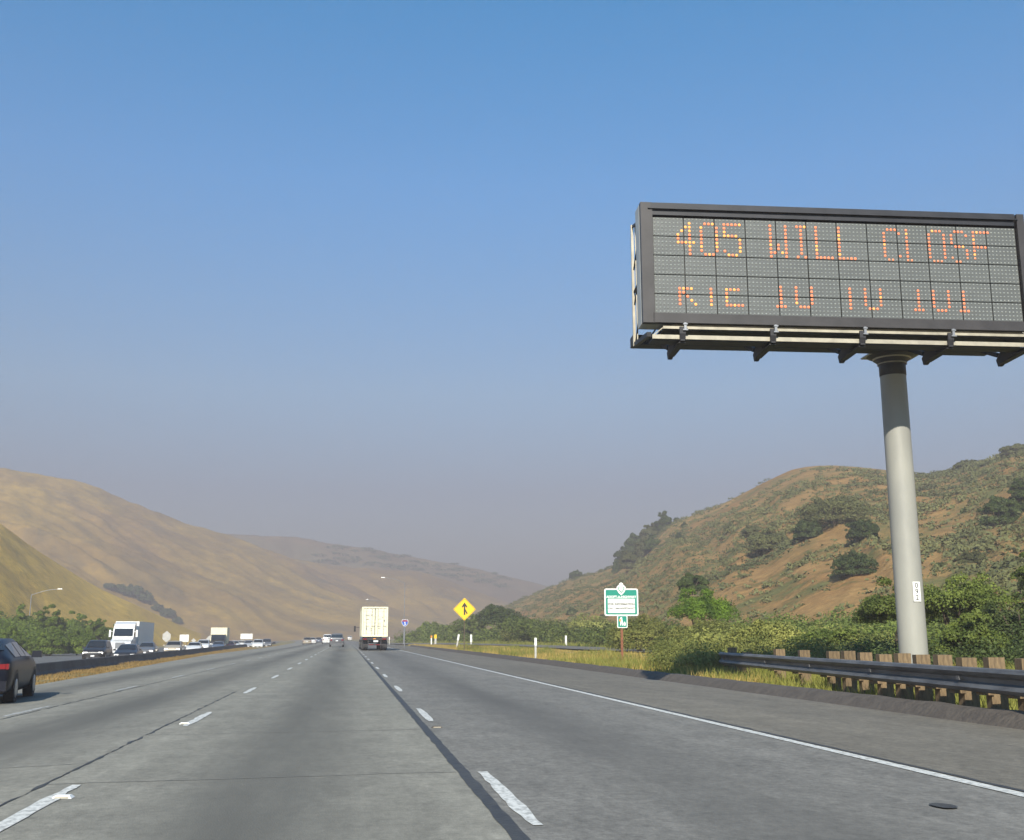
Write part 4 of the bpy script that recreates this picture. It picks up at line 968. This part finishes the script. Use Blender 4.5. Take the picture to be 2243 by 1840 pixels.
# ------------------------------------------------------------------ vehicles
def car(name, label, cat, loc, rz, col, L=4.7, W=1.82, H=1.42, style='sedan', facing='rear', lights=False, group=None, lit_tail=False):
    """lofted body: stations along y (front = +y), ring of points per station"""
    t = thing(name, label, cat, loc, rz, group)
    hw = W / 2
    if style == 'sedan':
        st = [(-0.50, .86, .32, .74, .76, .80), (-0.47, .95, .22, .86, .90, .82), (-0.40, .99, .20, .90, .94, .82), (-0.33, 1, .20, .91, 0.96, .80), (-0.17, 1, .20, .92, H, .66), (0.02, 1, .20, .92, H + 0.02, .68), (0.10, 1, .20, .92, H - 0.03, .68), (0.27, 1, .20, .90, 0.98, .80), (0.40, .98, .20, .80, .84, .80), (0.47, .93, .22, .66, .70, .76), (0.50, .82, .30, .56, .58, .70)]
        wins = (3, 4, 4, 7); rearw, frontw = (3, 4), (6, 7)
    elif style == 'hatch':
        st = [(-0.50, .88, .32, .84, .90, .80), (-0.48, .96, .24, .92, 1.00, .80), (-0.44, 1, .22, .94, 1.08, .76), (-0.33, 1, .22, .95, H - 0.06, .68), (-0.15, 1, .22, .95, H, .68), (0.03, 1, .22, .94, H, .68), (0.10, 1, .22, .94, H - 0.06, .68), (0.28, 1, .22, .92, 1.02, .80), (0.41, .98, .22, .80, .86, .80), (0.47, .93, .24, .66, .70, .76), (0.50, .82, .30, .56, .58, .70)]
    else:   # suv / van: upright tail
        st = [(-0.50, .94, .42, .96, H * 0.60, .84), (-0.49, .98, .34, 1.04, H * 0.66, .82), (-0.465, 1, .32, 1.06, H - 0.12, .76), (-0.44, 1, .30, 1.06, H - 0.03, .74), (-0.15, 1, .30, 1.06, H, .75), (0.03, 1, .30, 1.06, H, .75), (0.10, 1, .30, 1.06, H - 0.06, .74), (0.24, 1, .30, 1.04, 1.12, .84), (0.42, .98, .30, .98, 1.02, .84), (0.48, .94, .34, .80, .86, .80), (0.50, .86, .42, .66, .70, .74)]
    def ring(s):
        y, wf, zb, zs, zt, wt = s; a = hw * wf; y = y * L
        top = max(zt, zs + 0.02)
        return [(0, y, zb), (a * 0.86, y, zb), (a * 0.97, y, zb + 0.10), (a, y, (zb + zs) / 2), (a * 0.98, y, zs - 0.06), (a * 0.945, y, zs),
                (hw * wt + 0.0, y, top - 0.07 if top - zs > 0.2 else top - 0.01), (hw * wt * 0.88, y, top - 0.01), (0, y, top + 0.012)]
    vs = []; n = 16
    for s in st:
        r = ring(s); full = r + [(-x, y, z) for x, y, z in r[-2:0:-1]]; vs += full
    fs = []
    for j in range(len(st) - 1):
        for i in range(n): fs.append((j * n + (i + 1) % n, j * n + i, (j + 1) * n + i, (j + 1) * n + (i + 1) % n))
    fs += [tuple(range(n)), tuple(range(len(st) * n - 1, (len(st) - 1) * n - 1, -1))]
    mb = MB(); mb.add(vs, fs); part('body', mb, 'car_' + col, t, True)
    rings = [ring(s) for s in st]
    def pt(j, i): return Vector(rings[j][i])
    # side windows (between shoulder point 5 and roof rail point 6)
    if style in ('sedan', 'hatch'): spans = [(3, 4, 4, 5, 'q'), (4, 5, 5, 6, 'f')]
    js = [3, 4, 5, 6] if style != 'sedan' else [4, 5, 6]
    for sx in (1, -1):
        segs = []
        if style == 'sedan':
            segs = [[pt(3, 5).lerp(pt(4, 5), .35), pt(4, 5), pt(4, 6), pt(4, 6).lerp(pt(3, 6), .3)], [pt(4, 5), pt(5, 5), pt(5, 6), pt(4, 6)], [pt(5, 5), pt(6, 5).lerp(pt(7, 5), .6), pt(6, 6).lerp(pt(7, 6), .10), pt(5, 6)]]
        else:
            a0 = 3 if style != 'hatch' else 3
            segs = [[pt(3, 5), pt(4, 5), pt(4, 6), pt(3, 6)], [pt(4, 5), pt(5, 5), pt(5, 6), pt(4, 6)], [pt(5, 5), pt(6, 5).lerp(pt(7, 5), .6), pt(6, 6).lerp(pt(7, 6), .10), pt(5, 6)]]
        for q in segs:
            c = sum(q, Vector()) / 4; q = [c + (p - c) * 0.90 for p in q]; q = [Vector((p.x * sx + 0.014 * sx, p.y, p.z + 0.004)) for p in q]
            mb = MB(); mb.add(q, [(0, 1, 2, 3)] if sx > 0 else [(3, 2, 1, 0)]); part('side_window', mb, 'glass', t)
    def cross_win(j0, j1, name, f0=0.10, f1=0.92):
        a, b = pt(j0, 7), pt(j1, 7); w0 = rings[j0][5][0] * 0.86; w1 = rings[j1][7][0] * 1.02
        lo = a.lerp(b, f0); hi = a.lerp(b, f1); d = (b - a); nrm = Vector((0, -d.z, d.y)).normalized()
        if nrm.z < 0: nrm = -nrm
        if (j0 < j1) and d.z > 0 and d.y < 0.03: nrm = Vector((0, -1, 0))
        o_ = nrm * 0.03; wl = w0 + (w1 - w0) * f0; wh = w0 + (w1 - w0) * f1
        q = [Vector((-wl, lo.y, lo.z)) + o_, Vector((wl, lo.y, lo.z)) + o_, Vector((wh, hi.y, hi.z)) + o_, Vector((-wh, hi.y, hi.z)) + o_]
        mb = MB(); mb.add(q, [(0, 1, 2, 3)]); mb.add([v - nrm * 0.02 for v in q], [(3, 2, 1, 0)]); part(name, mb, 'glass', t)
    if style == 'sedan': cross_win(3, 4, 'rear_window')
    elif style == 'hatch': cross_win(2, 3, 'rear_window')
    else: cross_win(1, 2, 'rear_window', 0.12, 0.95)
    cross_win(7, 6, 'windscreen')
    wr = 0.32 if H < 1.6 else 0.37
    for sy, yy in ((1, 0.31 * L), (-1, -0.30 * L)):
        for sx in (1, -1):
            mb = MB(); mb.tube((sx * (hw - 0.20), yy, wr), (sx * (hw + 0.005), yy, wr), wr, wr, 20); wq = part('wheel', mb, 'tyre', t)
            mb = MB(); mb.tube((sx * (hw + 0.005), yy, wr), (sx * (hw + 0.016), yy, wr), wr * 0.62, wr * 0.55, 14); part('rim', mb, 'rim', wq)
            mb = MB()
            pts_ = [(yy + (wr + 0.07) * cos(a), max(0.2, wr + (wr + 0.07) * sin(a))) for a in [pi * i / 12 for i in range(13)]]
            mb.add([(sx * (hw * 1.002), y_, z_) for y_, z_ in pts_], [tuple(range(13))]); part('wheel_arch', mb, 'black', t)
            mb = MB()
    zs_r = st[1][3]
    tail_z = zs_r - 0.13
    for sx in (1, -1):
        mb = MB(); mb.box((sx * hw * 0.76, -0.495 * L, tail_z), (0.24, 0.06, 0.10 if style != 'suv' else 0.20)); mb.box((sx * hw * 0.925, -0.475 * L, tail_z), (0.05, 0.22, 0.11)); part('tail_light', mb, 'tail_red', t)
        mb = MB(); mb.box((sx * hw * 0.68, 0.488 * L, st[-1][3] + 0.02), (0.36, 0.09, 0.14)); part('headlight', mb, 'headlight_on' if lights else 'headlight', t)
        mb = MB(); mb.box((sx * (hw + 0.10), 0.17 * L, st[5][3] + 0.06), (0.22, 0.12, 0.15), 0, 0, 0.85); part('mirror', mb, 'car_' + col, t)
    mb = MB(); mb.box((0, 0.497 * L, 0.50), (W * 0.52, 0.05, 0.14)); mb.box((0, 0.50 * L, 0.36), (W * 0.7, 0.03, 0.10)); part('grille', mb, 'black', t)
    mb = MB(); mb.box((0, -0.502 * L, tail_z - 0.10), (0.31, 0.02, 0.15)); mb.box((0, 0.508 * L, 0.44), (0.31, 0.015, 0.14)); part('licence_plate', mb, 'plate', t)
    mb = MB(); mb.box((0, -0.495 * L, 0.40), (W * 0.93, 0.10, 0.20)); part('bumper', mb, 'car_' + col, t)
    return t

def px_place(px, Y, zg=0.0): v = on_y(px, 1396, Y); return (v.x, Y, zg)
# near dark car, going our way in the left lanes
car('car', 'dark navy sedan half cut off by the left picture edge', 'car', (-8.02, 26.17, -0.17), 0.14, 'navy', 4.75, 1.84, 1.36, 'hatch')
SW = 'vehicles driving away ahead'
car('pickup', 'grey sport utility vehicle ahead in the camera lane', 'car', px_place(738, 150), 0.01, 'grey', 4.8, 1.9, 1.75, 'suv', group=SW)
car('van', 'small white van far ahead left of the grey vehicle', 'van', px_place(717, 232, -0.05), 0.02, 'white', 4.9, 2.0, 1.95, 'suv', group=SW)
car('car', 'dark car far ahead between the white van and the silver car', 'car', px_place(698, 300, -0.2), 0.04, 'slate', 4.6, 1.8, 1.45, 'sedan', group=SW)
car('car', 'silver car far ahead, leftmost of those driving away', 'car', px_place(673, 232, -0.2), 0.03, 'beige', 4.6, 1.8, 1.45, 'sedan', group=SW)
car('car', 'white car far ahead right behind the leftmost silver car', 'car', px_place(684, 250, -0.2), 0.03, 'white', 4.6, 1.8, 1.45, 'sedan', group=SW)
car('van', 'tiny white van farthest ahead on the freeway', 'van', (on_y(766, 1396, 480).x, 480, 0), 0.05, 'white', 5.0, 1.9, 2.0, 'suv', group=SW)
OP = 'vehicles coming the other way'
op = -0.75
for (px, Y, colr, st_, hh, lt, nm, lb) in [
    (216, 100, 'black', 'suv', 1.75, True, 'pickup', 'dark oncoming pickup with pale headlights, leftmost beyond the barrier'),
    (284, 96, 'black', 'sedan', 1.42, False, 'car', 'dark oncoming car in front of the white semi truck'),
    (325, 122, 'grey', 'sedan', 1.48, True, 'car', 'grey oncoming car just right of the white semi truck'),
    (383, 128, 'beige', 'suv', 1.60, True, 'car', 'tan oncoming car below the square white sign'),
    (428, 140, 'white', 'sedan', 1.42, False, 'car', 'white oncoming car, front one of the white pair'),
    (447, 158, 'white', 'suv', 1.70, False, 'car', 'white oncoming utility vehicle, rear one of the white pair'),
    (480, 168, 'slate', 'sedan', 1.42, False, 'car', 'dark oncoming car in front of the box truck'),
    (503, 182, 'red', 'sedan', 1.42, False, 'car', 'small red oncoming car right of the box truck'),
    (515, 190, 'white', 'sedan', 1.45, True, 'car', 'white oncoming car with lit headlights next to the red car'),
    (530, 215, 'white', 'sedan', 1.45, True, 'car', 'white oncoming car with lit headlights below the wide white sign'),
    (546, 205, 'silver', 'sedan', 1.45, False, 'car', 'pale blue silver oncoming car left of the white utility vehicle'),
    (566, 190, 'white', 'suv', 1.70, False, 'car', 'white oncoming utility vehicle right of the wide white sign'),
    (585, 215, 'grey', 'suv', 1.75, False, 'car', 'dark grey oncoming vehicle, last behind the white utility vehicle')]:
    v = on_y(px, 1396, Y)
    car(nm, lb, 'car' if nm == 'car' else 'pickup', (v.x, Y, op), pi + 0.045, colr, 4.6, 1.83, hh, st_, lights=lt, group=OP)

def wheels(t, xs_, ys_, r=0.5, dual=True):
    for x in xs_:
        for y in ys_:
            sx = 1 if x > 0 else -1
            mb = MB(); mb.tube((x, y, r), (x - sx * 0.28, y, r), r, r, 20)
            if dual: mb.tube((x - sx * 0.33, y, r), (x - sx * 0.60, y, r), r, r, 20)
            wq = part('wheel', mb, 'tyre', t); mb = MB(); mb.tube((x, y, r), (x + sx * 0.02, y, r), r * 0.55, r * 0.45, 14); part('rim', mb, 'rim', wq)
# container truck ahead (seen from behind)
Y = 106.0; v = on_y(820.5, 1396, Y)
T = thing('container_truck', 'truck carrying a cream container, its rear doors facing the camera', 'truck', (v.x, Y, 0), 0.004, SW)
w2, zb, zt, Lc = 1.22, 1.30, 4.10, 12.2
mb = MB(); n = 60
for sx in (-1, 1):        # corrugated side walls
    vs = []; fs = []
    for i in range(n + 1):
        x = sx * (w2 - (0.035 if (i // 2) % 2 else 0.0)); y = Lc * i / n; vs += [(x, y, zb + 0.12), (x, y, zt - 0.1)]
    for i in range(n): fs.append((2 * i, 2 * i + 2, 2 * i + 3, 2 * i + 1))
    mb.add(vs, fs)
mb.box((0, Lc / 2, zt - 0.06), (w2 * 2 - 0.02, Lc, 0.04)); mb.box((0, Lc / 2, zb + 0.1), (w2 * 2 - 0.02, Lc, 0.06)); mb.box((0, Lc - 0.03, (zb + zt) / 2), (w2 * 2, 0.05, zt - zb))
part('container', mb, 'cream', T)
mb = MB()
for sx in (-1, 1):
    mb.box((sx * (w2 - 0.05), 0.04, (zb + zt) / 2), (0.13, 0.16, zt - zb)); mb.box((sx * (w2 - 0.04), Lc / 2, zt - 0.06), (0.10, Lc, 0.13)); mb.box((sx * (w2 - 0.04), Lc / 2, zb + 0.07), (0.10, Lc, 0.15))
mb.box((0, 0.04, zt - 0.05), (w2 * 2 - 0.2, 0.16, 0.12)); mb.box((0, 0.04, zb + 0.06), (w2 * 2 - 0.2, 0.16, 0.13)); part('container_frame', mb, 'cream', T)
for sx in (-1, 1):
    mb = MB(); cx = sx * 0.555; mb.box((cx, 0.06, (zb + zt) / 2), (1.08, 0.05, zt - zb - 0.26))
    for q in range(5): mb.box((cx, 0.03, zb + 0.35 + q * 0.52), (1.0, 0.02, 0.06))
    d = part('container_door', mb, 'cream', T)
    for bx_ in (cx - 0.27, cx + 0.27):
        mb = MB(); mb.tube((bx_, 0.0, zb + 0.08), (bx_, 0.0, zt - 0.06), 0.025, 0.025, 8); mb.box((bx_ + 0.1, -0.02, zb + 1.0), (0.32, 0.02, 0.05))
        for q in (0.1, 1.0, 2.0, 2.65): mb.box((bx_, -0.005, zb + q), (0.10, 0.05, 0.06))
        part('lock_bar', mb, 'alu', d)
    mb = MB(); mb.box((sx * 0.02, 0.02, (zb + zt) / 2), (0.03, 0.04, zt - zb - 0.26)); part('door_seal', mb, 'print_grey', d)
mb = MB()
for (x, z, w_, h_) in [(-0.85, 3.30, 0.10, 0.13), (-0.70, 3.30, 0.08, 0.11), (-0.58, 3.30, 0.08, 0.11), (-0.35, 3.32, 0.08, 0.12), (-0.25, 3.32, 0.07, 0.10), (-0.70, 2.93, 0.22, 0.06), (-0.80, 2.05, 0.12, 0.26), (-0.35, 2.05, 0.20, 0.05), (-0.35, 1.85, 0.18, 0.05), (0.42, 2.05, 0.20, 0.04), (0.42, 2.95, 0.30, 0.04), (0.42, 2.5, 0.28, 0.04), (0.72, 3.1, 0.06, 0.10), (0.90, 2.8, 0.08, 0.2)]:
    mb.box((x, 0.024, z), (w_, 0.008, h_))
part('container_print', mb, 'print_grey', T)
mb = MB(); mb.box((0, Lc / 2, 1.10), (1.0, Lc + 0.2, 0.22)); mb.box((0, 0.05, 1.08), (2.4, 0.25, 0.16)); mb.box((0, 0.0, 0.55), (2.3, 0.10, 0.12)); mb.box((-0.6, 0.05, 0.80), (0.1, 0.1, 0.5)); mb.box((0.6, 0.05, 0.8), (0.1, 0.1, 0.5)); part('chassis', mb, 'chassis', T)
wheels(T, (-1.22, 1.22), (1.6, 2.85), 0.5); 
for sx in (-1, 1):
    mb = MB(); mb.box((sx * 0.92, 0.55, 0.55), (0.62, 0.03, 0.75)); part('mud_flap', mb, 'black', T)
    mb = MB(); mb.box((sx * 0.92, -0.09, 1.08), (0.34, 0.04, 0.13)); part('tail_light', mb, 'tail_red', T)
    mb = MB(); mb.box((sx * 0.30, -0.065, 0.55), (0.42, 0.03, 0.07)); part('tail_light', mb, 'tail_red', T)
mb = MB(); mb.box((0.0, -0.09, 1.10), (0.26, 0.03, 0.07)); part('marker_light', mb, 'orange', T)
mb = MB(); mb.box((0.12, -0.07, 0.88), (0.45, 0.02, 0.17)); part('licence_plate', mb, 'plate', T)
mb = MB(); mb.box((0, Lc + 2.2, 2.0), (2.3, 2.4, 2.4), 0, 0, 0.95); mb.box((0, Lc + 4.2, 1.2), (2.1, 1.8, 1.2)); part('cab', mb, 'car_slate', T)
wheels(T, (-1.2, 1.2), (Lc - 1.0, Lc + 0.3), 0.5); wheels(T, (-1.2, 1.2), (Lc + 4.3,), 0.5, False)
mb = MB(); mb.bar((-1.15, Lc + 3.2, 2.3), (-1.75, Lc + 3.2, 2.3), 0.05); mb.box((-1.72, Lc + 3.2, 2.15), (0.22, 0.12, 0.6)); part('mirror', mb, 'black', T)

# white semi truck, oncoming
v = on_y(271, 1396, 124)
T = thing('semi_truck', 'white semi truck with tall roof fairing coming the other way', 'truck', (v.x, 124, op), pi + 0.045, OP)
def yprof(mb, pts, w_, mi=0): return mb.poly(pts, -w_ / 2, w_ / 2, mi, 'x')
mb = MB(); yprof(mb, [(-1.9, 0.75), (-1.9, 3.05), (-1.5, 3.62), (-0.4, 3.45), (0.1, 3.0), (0.55, 2.05), (0.70, 1.85), (2.15, 1.55), (2.30, 1.35), (2.35, 0.75)], 2.15); part('cab', mb, 'car_white', T)
mb = MB(); yprof(mb, [(2.05, 0.35), (2.05, 0.75), (2.50, 0.75), (2.52, 0.40)], 2.35); part('bumper', mb, 'car_white', T)
mb = MB(); mb.add([(-0.95, 0.13, 2.90), (0.95, 0.13, 2.90), (0.98, 0.56, 2.12), (-0.98, 0.56, 2.12)], [(0, 1, 2, 3)]); me = mb.mesh('windscreen', 'glass'); me.transform(Matrix.Translation((0, 0.05, 0.02))); link('windscreen', me, T)
for sx in (-1, 1):
    mb = MB(); q = [(sx * 1.09, -0.5, 2.1), (sx * 1.09, 0.4, 2.1), (sx * 1.09, 0.1, 2.8), (sx * 1.09, -0.5, 2.8)]; mb.add(q, [(0, 1, 2, 3)]); part('side_window', mb, 'glass', T)
    mb = MB(); mb.bar((sx * 1.08, 0.35, 2.6), (sx * 1.42, 0.35, 2.6), 0.05); mb.box((sx * 1.38, 0.35, 2.4), (0.20, 0.14, 0.75)); part('mirror', mb, 'white', T)
    mb = MB(); mb.box((sx * 0.85, 2.36, 1.0), (0.32, 0.05, 0.22)); part('headlight', mb, 'headlight', T)
mb = MB(); mb.box((0, 2.365, 1.15), (0.95, 0.05, 0.6)); part('grille', mb, 'rim', T)
mb = MB(); mb.box((0, -8.6, 2.35), (2.5, 13.0, 2.75)); part('trailer', mb, 'white', T)
mb = MB(); mb.box((0, -8.6, 0.9), (1.0, 13, 0.2)); part('chassis', mb, 'chassis', T)
wheels(T, (-1.15, 1.15), (1.35,), 0.48, False); wheels(T, (-1.2, 1.2), (-2.4, -3.6, -12.6, -13.8), 0.48)
# box truck, oncoming, dark cab under a pale box
v = on_y(479, 1396, 176)
T = thing('box_truck', 'oncoming box truck with a pale box body and dark cab', 'truck', (v.x, 176, op), pi + 0.045, OP)
mb = MB(); yprof(mb, [(0.0, 0.7), (0.0, 2.45), (0.9, 2.40), (1.35, 1.55), (2.3, 1.35), (2.4, 0.5), (0, 0.5)], 2.1); part('cab', mb, 'car_black', T)
mb = MB(); mb.box((0, -3.2, 2.25), (2.45, 6.2, 2.5)); part('box_body', mb, 'cream', T)
mb = MB(); mb.add([(-0.92, 0.95, 2.36), (0.92, 0.95, 2.36), (0.95, 1.36, 1.62), (-0.95, 1.36, 1.62)], [(0, 1, 2, 3)]); me = mb.mesh('windscreen', 'glass'); me.transform(Matrix.Translation((0, 0.03, 0.02))); link('windscreen', me, T)
for sx in (-1, 1): mb = MB(); mb.box((sx * 0.8, 2.40, 0.95), (0.3, 0.05, 0.2)); part('headlight', mb, 'headlight', T)
wheels(T, (-1.1, 1.1), (1.4,), 0.42, False); wheels(T, (-1.15, 1.15), (-4.6,), 0.42)

# signs of the opposing side, seen beyond the traffic
SG = 'signs beside the opposing lanes'
def back_sign(px0, px1, y0, y1, Y, shape, label, m, posts=1):
    a = on_y(px0, y0, Y); b = on_y(px1, y1, Y); cx = (a.x + b.x) / 2; g = gz(cx, Y); t = thing('roadside_sign', label, 'road sign', (cx, Y, g), 0.02, SG)
    w_ = b.x - a.x; h_ = a.z - b.z; cz = (a.z + b.z) / 2 - g
    pts = rrect(w_, h_, 0.06) if shape == 'r' else [(0, h_ / 2), (w_ / 2, 0), (0, -h_ / 2), (-w_ / 2, 0)] if shape == 'd' else [(0, h_ / 2), (w_ / 2, h_ * 0.22), (w_ / 2, -h_ * 0.22), (0, -h_ / 2), (-w_ / 2, -h_ * 0.22), (-w_ / 2, h_ * 0.22)]
    plate('panel', off(pts, 0, cz), 0.0, m, t, 0.02)
    for k in range(posts):
        x = 0 if posts == 1 else (-w_ * 0.3 + w_ * 0.6 * k); mb = MB(); mb.box((x, 0.07, (cz + h_ * 0.4) / 2 - 0.1), (0.10, 0.10, cz + h_ * 0.4 + 0.2)); part('post', mb, 'wood_post', t)
back_sign(357, 373, 1382, 1407, 150, 'h', 'pale grey diamond shaped sign above the tan oncoming car', 'alu')
back_sign(394, 413, 1390, 1406, 172, 'r', 'square white sign between the grey diamond and the white car pair', 'white', 2)
back_sign(419, 429, 1398, 1408, 190, 'd', 'tiny pale diamond sign right of the square white sign', 'alu')
back_sign(452, 465, 1392, 1406, 195, 'd', 'small pinkish diamond sign just left of the box truck', 'alu')
back_sign(527, 553, 1388, 1400, 215, 'r', 'wide white sign board left of the white utility vehicle', 'white', 2)
